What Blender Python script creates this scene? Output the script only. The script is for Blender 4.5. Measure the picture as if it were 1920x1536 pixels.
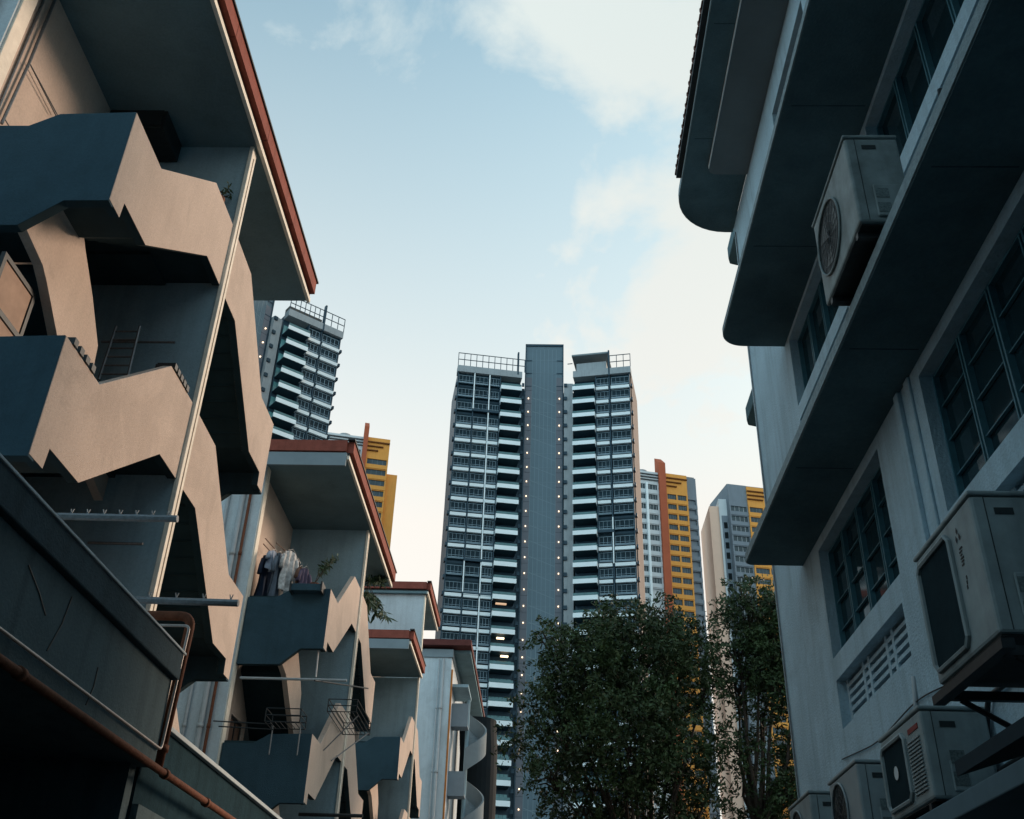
import bpy, math, random
import numpy as np
from mathutils import Vector, Matrix
for o in list(bpy.data.objects): bpy.data.objects.remove(o)
S = bpy.context.scene
COL = S.collection
rnd = random.Random(7)
PI = math.pi
# ------------------------------------------------------------ camera
cam = bpy.data.cameras.new('camera'); camo = bpy.data.objects.new('camera', cam); COL.objects.link(camo)
_cx, _cy, _f = 960.0, 768.0, 1908.58
def _v(px, py): return Vector((px-_cx, -(py-_cy), -_f)).normalized()
_up = _v(1065, -2345); _yy = _v(1015, 1940); _xx = _yy.cross(_up).normalized(); _yy = _up.cross(_xx)
_R = Matrix((_xx, _yy, _up))                      # camera axes -> world
camo.matrix_world = Matrix.Translation((0, 0, 1.6)) @ _R.to_4x4()
cam.sensor_width = 36; cam.lens = _f/1920*36; cam.clip_start = 0.05; cam.clip_end = 3000
S.camera = camo
# ------------------------------------------------------------ light
SUN_AZ, SUN_EL = 51.0, 20.0                      # azimuth clockwise from +Y
S.view_settings.view_transform = 'Standard'; S.view_settings.look = 'None'
S.view_settings.exposure = 0.85; S.view_settings.gamma = 1.0
sun = bpy.data.lights.new('sun', 'SUN'); suno = bpy.data.objects.new('sun', sun); COL.objects.link(suno)
sun.energy = 1.55; sun.angle = math.radians(15); sun.color = (1.0, 0.74, 0.55)
_sd = Vector((math.sin(math.radians(SUN_AZ))*math.cos(math.radians(SUN_EL)), math.cos(math.radians(SUN_AZ))*math.cos(math.radians(SUN_EL)), math.sin(math.radians(SUN_EL))))
suno.rotation_euler = _sd.to_track_quat('Z', 'Y').to_euler()
suno.location = (0, 0, 60)
W = bpy.data.worlds.new('World'); S.world = W; W.use_nodes = True
nt = W.node_tree; nt.nodes.clear(); N = nt.nodes.new; Lk = nt.links.new
out = N('ShaderNodeOutputWorld'); bg = N('ShaderNodeBackground'); Lk(bg.outputs[0], out.inputs[0])
sky = N('ShaderNodeTexSky'); sky.sky_type = 'NISHITA'; sky.sun_disc = False
sky.sun_elevation = math.radians(SUN_EL); sky.sun_rotation = math.radians(SUN_AZ)
sky.air_density = 1.2; sky.dust_density = 1.5; sky.ozone_density = 2.2
tc = N('ShaderNodeTexCoord'); sp = N('ShaderNodeSeparateXYZ'); Lk(tc.outputs['Generated'], sp.inputs[0])
def mth(op, a, b=None, c=None, clamp=False):
    n = N('ShaderNodeMath'); n.operation = op; n.use_clamp = clamp
    for i, q in enumerate((a, b, c)):
        if q is None: continue
        if isinstance(q, (int, float)): n.inputs[i].default_value = q
        else: Lk(q, n.inputs[i])
    return n.outputs[0]
zc = mth('MAXIMUM', sp.outputs[2], 0.03)
cu = mth('DIVIDE', sp.outputs[0], zc); cv = mth('DIVIDE', sp.outputs[1], zc)
cmb = N('ShaderNodeCombineXYZ'); Lk(cu, cmb.inputs[0]); Lk(cv, cmb.inputs[1])
n1 = N('ShaderNodeTexNoise'); n1.inputs['Scale'].default_value = 5.5; n1.inputs['Detail'].default_value = 9; n1.inputs['Roughness'].default_value = .58
n1.inputs['Distortion'].default_value = .25
mp = N('ShaderNodeMapping'); mp.inputs['Location'].default_value = (3.1, 1.7, 0); mp.inputs['Scale'].default_value = (1.0, .75, 1)
Lk(cmb.outputs[0], mp.inputs[0]); Lk(mp.outputs[0], n1.inputs['Vector'])
# clouds gather on the right side of the alley and towards the low sun
dsun = N('ShaderNodeVectorMath'); dsun.operation = 'DOT_PRODUCT'; Lk(tc.outputs['Generated'], dsun.inputs[0]); dsun.inputs[1].default_value = tuple(_sd)
SD = dsun.outputs['Value']
def blob(x, y, sx, sy, amp):
    dx = mth('MULTIPLY', mth('SUBTRACT', cu, x), 1/sx); dy = mth('MULTIPLY', mth('SUBTRACT', cv, y), 1/sy)
    d2 = mth('ADD', mth('MULTIPLY', dx, dx), mth('MULTIPLY', dy, dy))
    return mth('MULTIPLY', mth('EXPONENT', mth('MULTIPLY', d2, -1.0)), amp)
bias = n1.outputs['Fac']
for args in ((.20, .80, .20, .15, .34), (.02, .76, .13, .08, .24), (-.20, .80, .10, .05, .10), (.10, 1.05, .12, .06, .14), (.30, 1.05, .17, .18, .26), (.28, 1.42, .22, .34, .44), (.05, 1.35, .25, .16, .16), (-.30, .78, .16, .10, .10), (-.2, -1.2, .8, .8, .25)): bias = mth('ADD', bias, blob(*args))
cm = N('ShaderNodeMapRange'); cm.interpolation_type = 'SMOOTHSTEP'; Lk(bias, cm.inputs[0]); cm.inputs[1].default_value = .50; cm.inputs[2].default_value = .88
lowf = N('ShaderNodeMapRange'); Lk(sp.outputs[2], lowf.inputs[0]); lowf.inputs[1].default_value = .86; lowf.inputs[2].default_value = .42; lowf.inputs[3].default_value = 0; lowf.inputs[4].default_value = .95
cl = mth('MAXIMUM', mth('MULTIPLY', cm.outputs[0], .92), lowf.outputs[0], clamp=True)
cb = N('ShaderNodeMapRange'); Lk(SD, cb.inputs[0]); cb.inputs[1].default_value = -.6; cb.inputs[2].default_value = .75; cb.inputs[3].default_value = 6.0; cb.inputs[4].default_value = 4.25
ccol = N('ShaderNodeMixRGB'); Lk(lowf.outputs[0], ccol.inputs[0]); ccol.inputs[1].default_value = (.83, .92, .89, 1); ccol.inputs[2].default_value = (1.07, 1.0, .92, 1)
csc = N('ShaderNodeVectorMath'); csc.operation = 'SCALE'; rear = N('ShaderNodeMapRange'); Lk(SD, rear.inputs[0]); rear.inputs[1].default_value = .45; rear.inputs[2].default_value = -.3
rc = N('ShaderNodeMixRGB'); Lk(rear.outputs[0], rc.inputs[0]); Lk(ccol.outputs[0], rc.inputs[1]); rc.inputs[2].default_value = (.66, .97, 1.12, 1); Lk(rc.outputs[0], csc.inputs[0]); Lk(cb.outputs[0], csc.inputs['Scale'])
mixc = N('ShaderNodeMixRGB'); Lk(cl, mixc.inputs[0]); tint = N('ShaderNodeVectorMath'); tint.operation = 'MULTIPLY'; Lk(sky.outputs[0], tint.inputs[0]); tint.inputs[1].default_value = (1.32, 1.47, 1.15); Lk(tint.outputs[0], mixc.inputs[1]); Lk(csc.outputs[0], mixc.inputs[2])
Lk(mixc.outputs[0], bg.inputs[0]); bg.inputs[1].default_value = 0.12
# ------------------------------------------------------------ materials
MATS = {}
def mat(name, col, rough=.75, var=.12, scale=3.0, bump=.0, bscale=60., metal=0., streak=0., spec=.3, dirt=None, emit=None, es=1., glassy=False):
    if name in MATS: return MATS[name]
    m = bpy.data.materials.new(name); m.use_nodes = True; t = m.node_tree; b = t.nodes['Principled BSDF']
    b.inputs['Roughness'].default_value = rough; b.inputs['Metallic'].default_value = metal
    b.inputs['Specular IOR Level'].default_value = spec if rough < .7 else spec*.4
    g = t.nodes.new('ShaderNodeNewGeometry')
    no = t.nodes.new('ShaderNodeTexNoise'); no.inputs['Scale'].default_value = scale; no.inputs['Detail'].default_value = 8; no.inputs['Roughness'].default_value = .62
    t.links.new(g.outputs['Position'], no.inputs['Vector'])
    mr = t.nodes.new('ShaderNodeMapRange'); mr.inputs[1].default_value = .25; mr.inputs[2].default_value = .75
    mr.inputs[3].default_value = 1-var; mr.inputs[4].default_value = 1+var; t.links.new(no.outputs['Fac'], mr.inputs[0])
    fac = mr.outputs[0]
    if bump and scale < 3:
        n3 = t.nodes.new('ShaderNodeTexNoise'); n3.inputs['Scale'].default_value = .55; n3.inputs['Detail'].default_value = 10; n3.inputs['Roughness'].default_value = .7; n3.inputs['Distortion'].default_value = .6
        t.links.new(g.outputs['Position'], n3.inputs['Vector'])
        m3 = t.nodes.new('ShaderNodeMapRange'); m3.inputs[1].default_value = .54; m3.inputs[2].default_value = .60; m3.inputs[3].default_value = 1; m3.inputs[4].default_value = .91
        t.links.new(n3.outputs['Fac'], m3.inputs[0])
        q3 = t.nodes.new('ShaderNodeMath'); q3.operation = 'MULTIPLY'; t.links.new(fac, q3.inputs[0]); t.links.new(m3.outputs[0], q3.inputs[1]); fac = q3.outputs[0]
        n4 = t.nodes.new('ShaderNodeTexNoise'); n4.inputs['Scale'].default_value = 28; n4.inputs['Detail'].default_value = 5
        t.links.new(g.outputs['Position'], n4.inputs['Vector'])
        m4 = t.nodes.new('ShaderNodeMapRange'); m4.inputs[1].default_value = .3; m4.inputs[2].default_value = .7; m4.inputs[3].default_value = .93; m4.inputs[4].default_value = 1.07
        t.links.new(n4.outputs['Fac'], m4.inputs[0])
        q4 = t.nodes.new('ShaderNodeMath'); q4.operation = 'MULTIPLY'; t.links.new(fac, q4.inputs[0]); t.links.new(m4.outputs[0], q4.inputs[1]); fac = q4.outputs[0]
    if streak:
        mp = t.nodes.new('ShaderNodeMapping'); mp.inputs['Scale'].default_value = (5, 5, .35)
        t.links.new(g.outputs['Position'], mp.inputs[0])
        n2 = t.nodes.new('ShaderNodeTexNoise'); n2.inputs['Scale'].default_value = 1.3; n2.inputs['Detail'].default_value = 6
        t.links.new(mp.outputs[0], n2.inputs['Vector'])
        m2 = t.nodes.new('ShaderNodeMapRange'); m2.inputs[1].default_value = .48; m2.inputs[2].default_value = .75; m2.inputs[3].default_value = 1; m2.inputs[4].default_value = 1-streak
        t.links.new(n2.outputs['Fac'], m2.inputs[0])
        mm = t.nodes.new('ShaderNodeMath'); mm.operation = 'MULTIPLY'; t.links.new(fac, mm.inputs[0]); t.links.new(m2.outputs[0], mm.inputs[1]); fac = mm.outputs[0]
    vm = t.nodes.new('ShaderNodeVectorMath'); vm.operation = 'SCALE'; vm.inputs[0].default_value = col; t.links.new(fac, vm.inputs['Scale'])
    t.links.new(vm.outputs[0], b.inputs['Base Color'])
    if bump:
        nb = t.nodes.new('ShaderNodeTexNoise'); nb.inputs['Scale'].default_value = bscale; nb.inputs['Detail'].default_value = 4
        t.links.new(g.outputs['Position'], nb.inputs['Vector'])
        bp = t.nodes.new('ShaderNodeBump'); bp.inputs['Strength'].default_value = bump; bp.inputs['Distance'].default_value = .02
        t.links.new(nb.outputs['Fac'], bp.inputs['Height']); t.links.new(bp.outputs[0], b.inputs['Normal'])
    if emit:
        b.inputs['Emission Color'].default_value = (*emit, 1); b.inputs['Emission Strength'].default_value = es
    MATS[name] = m; return m
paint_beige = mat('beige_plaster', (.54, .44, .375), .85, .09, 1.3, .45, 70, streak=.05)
paint_slate_shade = mat('slate_shade_plaster', (.042, .082, .108), .85, .20, 1.3, .4, 60, streak=.10)  # shade of the parapet fronts put into a darker plaster; also the planter box
paint_grey = mat('grey_plaster', (.27, .39, .45), .85, .14, 1.2, .3, 50, streak=.14)
paint_white = mat('white_plaster', (.55, .62, .66), .8, .10, 1.2, .25, 45, streak=.16)
paint_cream = mat('cream_edge_paint', (.80, .74, .64), .7, .14, 6, .3, 60)
under_m = mat('shade_dark_underside', (.026, .05, .06), .9, .25, 2)  # dark underside finish, with shade put into the colour
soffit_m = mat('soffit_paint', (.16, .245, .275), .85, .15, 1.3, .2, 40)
red_m = mat('terracotta_fascia', (.25, .072, .052), .75, .2, 5, .3, 50, streak=.25)
dark_m = mat('dark_gutter_metal', (.025, .03, .032), .6, .3, 9)
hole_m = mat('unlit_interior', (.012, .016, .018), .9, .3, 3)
wood_m = mat('brown_door_wood', (.16, .10, .075), .6, .3, 6)
steel_m = mat('galvanised_steel', (.20, .21, .22), .45, .3, 25, metal=.6)
black_m = mat('black_steel', (.03, .035, .038), .5, .3, 20, metal=.3)
pvc_m = mat('pvc_pipe', (.42, .44, .45), .45, .12, 6)
rust_m = mat('rust_red_pipe', (.16, .06, .034), .7, .35, 14, .3, 60)
ledge_m = mat('blue_grey_render', (.05, .085, .105), .85, .15, 1.8, .3, 45, streak=.2)
coping_m = mat('pale_coping', (.42, .50, .54), .6, .15, 4)
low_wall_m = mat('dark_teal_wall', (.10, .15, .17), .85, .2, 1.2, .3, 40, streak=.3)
rwall_m = mat('white_rough_plaster', (.40, .53, .60), .9, .13, 1.1, .6, 38, streak=.20)
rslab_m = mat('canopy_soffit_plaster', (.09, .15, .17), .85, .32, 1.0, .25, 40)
teal_m = mat('teal_window_frame', (.06, .16, .20), .5, .2, 12)
glass_m = mat('dark_window_glass', (.010, .028, .036), .06, .3, 2, spec=.9)
curt_m = mat('green_curtain', (.05, .13, .14), .9, .3, 5)
acg_m = mat('ac_grimy_casing', (.20, .235, .235), .6, .4, 4, .05, 80, streak=.3)
ac_m = mat('ac_casing_paint', (.26, .305, .31), .55, .24, 4, .05, 80, streak=.25)
acd_m = mat('ac_dark_grille', (.02, .028, .03), .6, .3, 20)
ground_m = mat('asphalt', (.04, .042, .045), .9, .3, 2, .5, 30)
tile_m = mat('dark_roof_tile', (.10, .045, .035), .8, .3, 8)
t_dark = mat('tower_dark_panel', (.020, .048, .070), .5, .15, .5)
t_white = mat('tower_white_panel', (.86, .90, .90), .6, .05, .4)
t_mull = mat('tower_mullion', (.32, .42, .48), .5, .08, .5)
t_glass = mat('tower_glass', (.004, .020, .030), .35, .5, .25, spec=.15)
t_core = mat('tower_core_cladding', (.115, .165, .195), .6, .10, .12)
t_corel = mat('tower_core_joint', (.18, .24, .27), .6, .05, 1)
t_side = mat('tower_core_strip', (.14, .145, .165), .6, .10, .2)
t_curt = mat('tower_balcony_glazing', (.10, .26, .27), .2, .6, .5, spec=.5)
t_conc = mat('tower_concrete', (.34, .36, .37), .8, .12, .4, streak=.2)
lamp_m = mat('lamp_glow', (.9, .8, .65), .5, .0, 1, emit=(1.0, .72, .45), es=1.5)
yel_m = mat('yellow_paint', (.82, .36, .085), .8, .07, .3, streak=.12)
yel2_m = mat('pale_yellow_paint', (.60, .42, .12), .8, .07, .3)
org_m = mat('orange_red_paint', (.46, .12, .06), .8, .1, .3)
hgrey_m = mat('estate_grey_paint', (.22, .25, .28), .8, .1, .3, streak=.12)
hwhite_m = mat('estate_white_paint', (.66, .67, .67), .8, .07, .3)
hcream_m = mat('estate_cream_paint', (.95, .62, .46), .8, .05, .3)
hwin_m = mat('estate_window', (.045, .07, .08), .3, .5, .4)
bark_m = mat('bark', (.045, .035, .028), .9, .3, 12, .5, 30)
leaf_m = mat('leaf_green', (.030, .052, .017), .6, .8, .9)
leaf2_m = mat('potted_leaf', (.035, .065, .03), .6, .4, 20)
# ------------------------------------------------------------ geometry helpers
class MB:
    def __init__(s): s.v = []; s.f = []; s.mi = []; s.cur = 0
    def face(s, pts):
        n = len(s.v); s.v += [tuple(p) for p in pts]; s.f.append(list(range(n, n+len(pts)))); s.mi.append(s.cur)
    def hexa(s, p):  # p: 8 points, 0-3 bottom ccw, 4-7 top
        n = len(s.v); s.v += [tuple(q) for q in p]
        for f in ((3, 2, 1, 0), (4, 5, 6, 7), (0, 1, 5, 4), (1, 2, 6, 5), (2, 3, 7, 6), (3, 0, 4, 7)):
            s.f.append([n+i for i in f]); s.mi.append(s.cur)
        return s
    def box(s, x0, x1, y0, y1, z0, z1):
        return s.hexa([(x0, y0, z0), (x1, y0, z0), (x1, y1, z0), (x0, y1, z0), (x0, y0, z1), (x1, y0, z1), (x1, y1, z1), (x0, y1, z1)])
    def prism(s, pts, ax, a, b):
        """pts outline; ax 'x': pts are (y,z); 'y': (x,z); 'z': (x,y)"""
        def P(p, t):
            return (t, p[0], p[1]) if ax == 'x' else (p[0], t, p[1]) if ax == 'y' else (p[0], p[1], t)
        n = len(s.v); k = len(pts)
        s.v += [P(p, a) for p in pts] + [P(p, b) for p in pts]
        s.f.append([n+i for i in range(k)][::-1]); s.f.append([n+k+i for i in range(k)]); s.mi += [s.cur]*2
        for i in range(k):
            j = (i+1) % k; s.f.append([n+i, n+j, n+k+j, n+k+i]); s.mi.append(s.cur)
        return s
    def tube(s, path, r, seg=8, r2=None):
        path = [Vector(p) for p in path]; n0 = len(s.v); k = len(path)
        for i, p in enumerate(path):
            d = (path[min(i+1, k-1)]-path[max(i-1, 0)])
            if d.length < 1e-9: d = Vector((0, 0, 1))
            d.normalize(); a = d.orthogonal().normalized() if i == 0 else (a - d*a.dot(d)).normalized(); b = d.cross(a)
            rr = r if r2 is None else r+(r2-r)*i/(k-1)
            for q in range(seg):
                t = 2*PI*q/seg; s.v.append(tuple(p+a*math.cos(t)*rr+b*math.sin(t)*rr))
        for i in range(k-1):
            for q in range(seg):
                w = (q+1) % seg
                s.f.append([n0+i*seg+q, n0+i*seg+w, n0+(i+1)*seg+w, n0+(i+1)*seg+q]); s.mi.append(s.cur)
        s.f.append([n0+q for q in range(seg)][::-1]); s.f.append([n0+(k-1)*seg+q for q in range(seg)]); s.mi += [s.cur]*2
        return s
    def obox(s, F, s0, s1, d0, d1, z0, z1, tilt=0.):
        """box in a facade frame F=(P,u,n): s along the facade, d outwards; tilt moves the top outwards"""
        P, u, n = F
        def q(a, b, z): return (P[0]+u[0]*a+n[0]*b, P[1]+u[1]*a+n[1]*b, z)
        return s.hexa([q(s0, d1, z0), q(s1, d1, z0), q(s1, d0, z0), q(s0, d0, z0), q(s0, d1+tilt, z1), q(s1, d1+tilt, z1), q(s1, d0+tilt, z1), q(s0, d0+tilt, z1)])
    def disc(s, c, u, w, r, seg=24, r0=0.):
        c, u, w = Vector(c), Vector(u), Vector(w)
        o = [c+u*math.cos(2*PI*i/seg)*r+w*math.sin(2*PI*i/seg)*r for i in range(seg)]
        if r0 <= 0: s.face(o)
        else:
            q = [c+u*math.cos(2*PI*i/seg)*r0+w*math.sin(2*PI*i/seg)*r0 for i in range(seg)]
            for i in range(seg): j = (i+1) % seg; s.face([o[i], o[j], q[j], q[i]])
        return s
    def build(s, name, mats, parent=None, bevel=0., smooth=False, origin=None):
        me = bpy.data.meshes.new(name); v = s.v
        if origin: v = [(a-origin[0], b-origin[1], c-origin[2]) for a, b, c in v]
        me.from_pydata(v, [], s.f)
        if not isinstance(mats, (list, tuple)): mats = [mats]
        for m in mats: me.materials.append(m)
        if len(mats) > 1: me.polygons.foreach_set('material_index', s.mi)
        if smooth: me.polygons.foreach_set('use_smooth', [True]*len(s.f))
        me.update()
        o = bpy.data.objects.new(name, me); COL.objects.link(o)
        if origin: o.location = origin
        if parent: o.parent = parent
        if bevel:
            b = o.modifiers.new('bevel', 'BEVEL'); b.width = bevel; b.segments = 2; b.limit_method = 'ANGLE'; b.angle_limit = .6
        return o
def tag(o, label, cat, group=None, kind=None):
    if label: o['label'] = label
    if cat: o['category'] = cat
    if group: o['group'] = group
    if kind: o['kind'] = kind
    return o
def thing(name, label, cat, group=None):
    """Empty; geometry below it is in world coordinates"""
    o = bpy.data.objects.new(name, None); COL.objects.link(o); o.empty_display_size = .3
    return tag(o, label, cat, group)
def place_base(root):
    """move the empty to the base of its parts without moving them"""
    lo = [1e9]*3; hi = [-1e9]*3
    def kids(o):
        for c in o.children: yield c; yield from kids(c)
    for c in kids(root):
        if c.type != 'MESH': continue
        for q in c.bound_box:
            p = [q[i]+c.location[i] for i in range(3)]
            for i in range(3): lo[i] = min(lo[i], p[i]); hi[i] = max(hi[i], p[i])
    b = Vector(((lo[0]+hi[0])/2, (lo[1]+hi[1])/2, lo[2])); root.location = b
    for c in root.children: c.location = Vector(c.location)-b
def copy_tree(o, parent=None):
    c = o.copy(); COL.objects.link(c); c.parent = parent
    for ch in list(o.children): copy_tree(ch, c)
    return c
def wall_holes(mb, ax, p, depth, a0, a1, z0, z1, holes):
    """sheet on plane ax=p between a0..a1, z0..z1 with rectangular holes (a0,a1,z0,z1); reveals go 'depth' along the axis"""
    As = sorted({a0, a1, *[h[0] for h in holes], *[h[1] for h in holes]}); Zs = sorted({z0, z1, *[h[2] for h in holes], *[h[3] for h in holes]})
    def P(t, a, z): return (t, a, z) if ax == 'x' else (a, t, z)
    for i in range(len(As)-1):
        for j in range(len(Zs)-1):
            am, zm = (As[i]+As[i+1])/2, (Zs[j]+Zs[j+1])/2
            if any(h[0] < am < h[1] and h[2] < zm < h[3] for h in holes): continue
            mb.face([P(p, As[i], Zs[j]), P(p, As[i+1], Zs[j]), P(p, As[i+1], Zs[j+1]), P(p, As[i], Zs[j+1])])
    for h in holes:
        c = [(h[0], h[2]), (h[1], h[2]), (h[1], h[3]), (h[0], h[3])]
        for i in range(4):
            a, b = c[i], c[(i+1) % 4]
            mb.face([P(p, *a), P(p, *b), P(p+depth, *b), P(p+depth, *a)])
    return mb
# ------------------------------------------------------------ setting
g = MB().box(-600, 600, -100, 900, -1, 0).build('ground', ground_m); tag(g, None, None, kind='structure')
g = MB().box(-4.2, 2.85, -20, 70, 0.004, 0.03).build('lane', mat('lane_concrete', (.05, .052, .054), .9, .25, 1.5, .4, 30)); tag(g, None, None, kind='structure')
# ------------------------------------------------------------ terrace flats on the left
TOP = [(8.47, 10.93), (9.40, 10.93), (11.08, 12.31), (12.15, 12.33)]
BOT = [(12.15, 11.13), (11.36, 11.13), (9.54, 9.77), (8.80, 9.77), (8.78, 9.53), (8.47, 9.53)]
FIN = 12.15
def mir(p): return (2*FIN-p[0], p[1])
END = [(-5.006, 10.933), (-5.93, 10.90), (-6.26, 10.70), (-6.91, 10.70), (-6.91, 9.12), (-5.95, 9.13), (-5.52, 9.50), (-5.006, 9.505)]
def block(k, dz, label, far_extra=0.):
    oy = 13.75*k
    y0, yf, y1 = 8.47+oy, FIN+oy, 2*FIN-8.47+oy
    R = thing('apartment_block', label, 'apartment block', 'terraced flats with zigzag stair balconies along the alley')
    zs = 14.08+dz; zs2 = zs+far_extra
    # body with its side wall, rear wall of the loggias with door openings
    w = MB()
    holes = []
    for lv in range(4):
        zb = 9.35+dz-3.3*lv
        if zb < .2: continue
        holes += [(yf-1.55, yf-.35, zb+1.45, zb+3.35), (yf+.35, yf+1.55, zb+1.45, zb+3.35)]
        holes += [(y0+.9, y0+1.9, zb+1.2, zb+2.2), (y1-1.9, y1-.9, zb+1.2, zb+2.2)] if lv else []
    wall_holes(w, 'x', -7.1, -.25, y0-.07, y1+.07, 0, zs, holes)
    w.face([(-7.1, y0-.07, 0), (-7.1, y0-.07, zs2), (-13, y0-.07, zs2), (-13, y0-.07, 0)])
    w.face([(-7.1, y1+.07, 0), (-7.1, y1+.07, zs2), (-13, y1+.07, zs2), (-13, y1+.07, 0)])
    if far_extra: w.face([(-7.1, yf, zs), (-7.1, y1+.07, zs), (-7.1, y1+.07, zs2), (-7.1, yf, zs2)])
    w.face([(-13, y0-.07, 0), (-13, y1+.07, 0), (-13, y1+.07, zs2), (-13, y0-.07, zs2)])
    w.build('wall', paint_beige, R)
    MB().box(-7.1, -6.92, y0-.09, y0+.16, 0, zs).build('corner_pier', paint_cream, R, .01)
    MB().box(-13, -6.95, y0-.13, y0-.09, 0, zs).build('side_wall', paint_white, R)
    MB().box(-13, -6.95, y1+.09, y1+.13, 0, zs2).build('side_wall', paint_white, R)
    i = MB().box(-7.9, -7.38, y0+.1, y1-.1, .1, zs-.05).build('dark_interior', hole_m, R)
    # windows set in the rear wall
    for h in holes:
        if h[1]-h[0] > 1.1:
            MB().box(-7.33, -7.28, h[0], h[1], h[2], h[3]).build('door', mat('dark_door', (.035, .04, .04), .6), R)
        else:
            f = MB()
            f.box(-7.2, -7.13, h[0], h[1], h[2], h[2]+.06).box(-7.2, -7.13, h[0], h[1], h[3]-.06, h[3])
            for a in (h[0], (h[0]+h[1])/2-.03, h[1]-.06): f.box(-7.2, -7.13, a, a+.06, h[2]+.06, h[3]-.06)
            F = f.build('window', black_m, R)
            MB().box(-7.19, -7.15, h[0]+.06, h[1]-.06, h[2]+.06, h[3]-.06).build('panel', wood_m, F)
    # the fin between the two flats with its cream edge
    MB().box(-7.1, -5.02, yf-.07, yf+.07, 0, zs).build('dividing_fin', paint_grey, R)
    if far_extra:  # upper fin and party wall lighter: sky light put into the plaster colour
        MB().box(-7.1, -5.02, yf-.07, yf+.07, zs+.36, zs2+.02).build('dividing_fin', paint_white, R)
        MB().box(-13, -7.1, yf-.07, yf+.07, zs+.36, zs2+.02).build('party_wall', paint_white, R)
    e = MB().box(-5.02, -4.955, yf-.10, yf+.10, 0, zs2-.005 if far_extra else zs-.005)
    E_ = e.build('fin_edge', paint_cream, R, .008)
    MB().box(-4.954, -4.95, yf-.012, yf+.012, .2, zs-.2).build('crack_joint', mat('joint_stain', (.22, .17, .13), .9, .5, 14), E_)
    # stairs, landings and parapets, level by level
    for lv in range(4):
        d = dz-3.3*lv
        if 9.5+d < 0.4: continue
        for sgn in (1, -1):
            m = (lambda p: p) if sgn == 1 else mir
            ty = lambda pts: [(m(p)[0]+oy, p[1]+d) for p in pts]
            g = [(FIN-.103, p[1]) if abs(p[0]-FIN) < .01 else p for p in TOP+BOT]
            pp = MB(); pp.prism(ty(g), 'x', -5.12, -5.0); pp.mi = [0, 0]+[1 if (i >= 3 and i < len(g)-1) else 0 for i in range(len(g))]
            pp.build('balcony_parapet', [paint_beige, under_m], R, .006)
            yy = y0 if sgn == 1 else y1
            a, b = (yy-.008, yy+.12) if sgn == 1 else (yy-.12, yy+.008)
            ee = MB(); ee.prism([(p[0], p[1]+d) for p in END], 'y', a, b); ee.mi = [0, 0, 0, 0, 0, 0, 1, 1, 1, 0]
            ee.build('end_parapet', [paint_slate_shade, under_m], R, .006)
            slab = [(8.6, 9.86), (9.5, 9.86), (11.34, 11.2), (12.08, 11.2), (12.08, 11.36), (11.3, 11.36), (9.45, 10.02), (8.6, 10.02)]
            st = MB().prism(ty(slab), 'x', -5.85, -5.121)
            # treads of the outer flight
            for q in range(8):
                f = q/8.; ya = 9.5+1.84*f; za = 10.0+1.34*f
                st.prism(ty([(ya, za), (ya+.23, za), (ya+.23, za+.17), (ya, za+.17)]), 'x', -5.85, -5.121)
            # landing at the fin runs back to the rear wall, landing at the end meets the door
            st.prism(ty([(11.36, 11.15), (12.08, 11.15), (12.08, 11.3), (11.36, 11.3)]), 'x', -7.1, -5.851)
            st.prism(ty([(8.6, 9.45), (9.5, 9.45), (9.5, 9.6), (8.6, 9.6)]), 'x', -7.1, -6.0)
            if lv < 3: st.prism(ty([(9.5, 9.25), (11.3, 7.9), (11.5, 7.9), (11.5, 8.06), (9.5, 9.42)]), 'x', -7.09, -6.06)
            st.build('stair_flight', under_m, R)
            MB().prism(ty([(8.6, 10.70), (11.35, 11.2), (11.35, 11.28), (8.6, 10.78)]), 'x', -7.09, -5.86).build('shade_slab', under_m, R)  # added slab closing the stair well, keeps it dark and shades the string
            spine = [(8.62, 9.20), (9.12, 9.10), (9.31, 8.99), (9.84, 8.62), (11.2, 7.75), (12.07, 7.5), (12.07, 7.95), (10.98, 8.6), (10.88, 8.83), (10.83, 9.15), (10.35, 9.60), (9.87, 9.97), (9.3, 10.5), (8.62, 10.5)]
            if lv < 3: MB().prism(ty(spine), 'x', -6.05, -5.93).build('stair_string', paint_beige, R, .004)
    # roof
    def roof(ya, yb, z):
        r = MB().box(-13, -4.9, ya, yb, z, z+.10).build('roof', soffit_m, R)
        MB().box(-4.9, -4.84, ya-.02, yb+.02, z-.03, z+.07).build('drip_edge', paint_cream, r)
        MB().box(-13, -4.86, ya+.003, yb-.003, z+.10, z+.16).build('gutter', dark_m, r)
        f = MB()
        n = int((yb-ya)/2.0)
        for q in range(n):
            a = ya+(yb-ya)*q/n; b = ya+(yb-ya)*(q+1)/n-.012
            f.box(-4.92, -4.76, a, b, z+.16, z+.46)
        for q in range(4): f.box(-13+2*q, -13+2*q+1.99 if q < 3 else -4.921, ya-.10, ya+.05, z+.16, z+.46)
        f.build('fascia', red_m, r)
        MB().box(-4.9, -4.73, ya-.12, yb+.04, z+.462, z+.50).build('gutter', dark_m, r)
        MB().box(-12.9, -5.0, ya+.06, yb-.05, z+.161, z+.44).build('roof_deck', tile_m, r)
    if far_extra:
        roof(y0-.55, yf-.1, zs); roof(yf-.25, y1+.6, zs2)
    else: roof(y0-.55, y1+.42, zs)
    MB().box(-13, -4.905, y0-.62, y0-.552, zs-.22, zs+.13).build('eave_beam', mat('beam_grey', (.23, .28, .31), .85, .12, 1.4), R)
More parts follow.
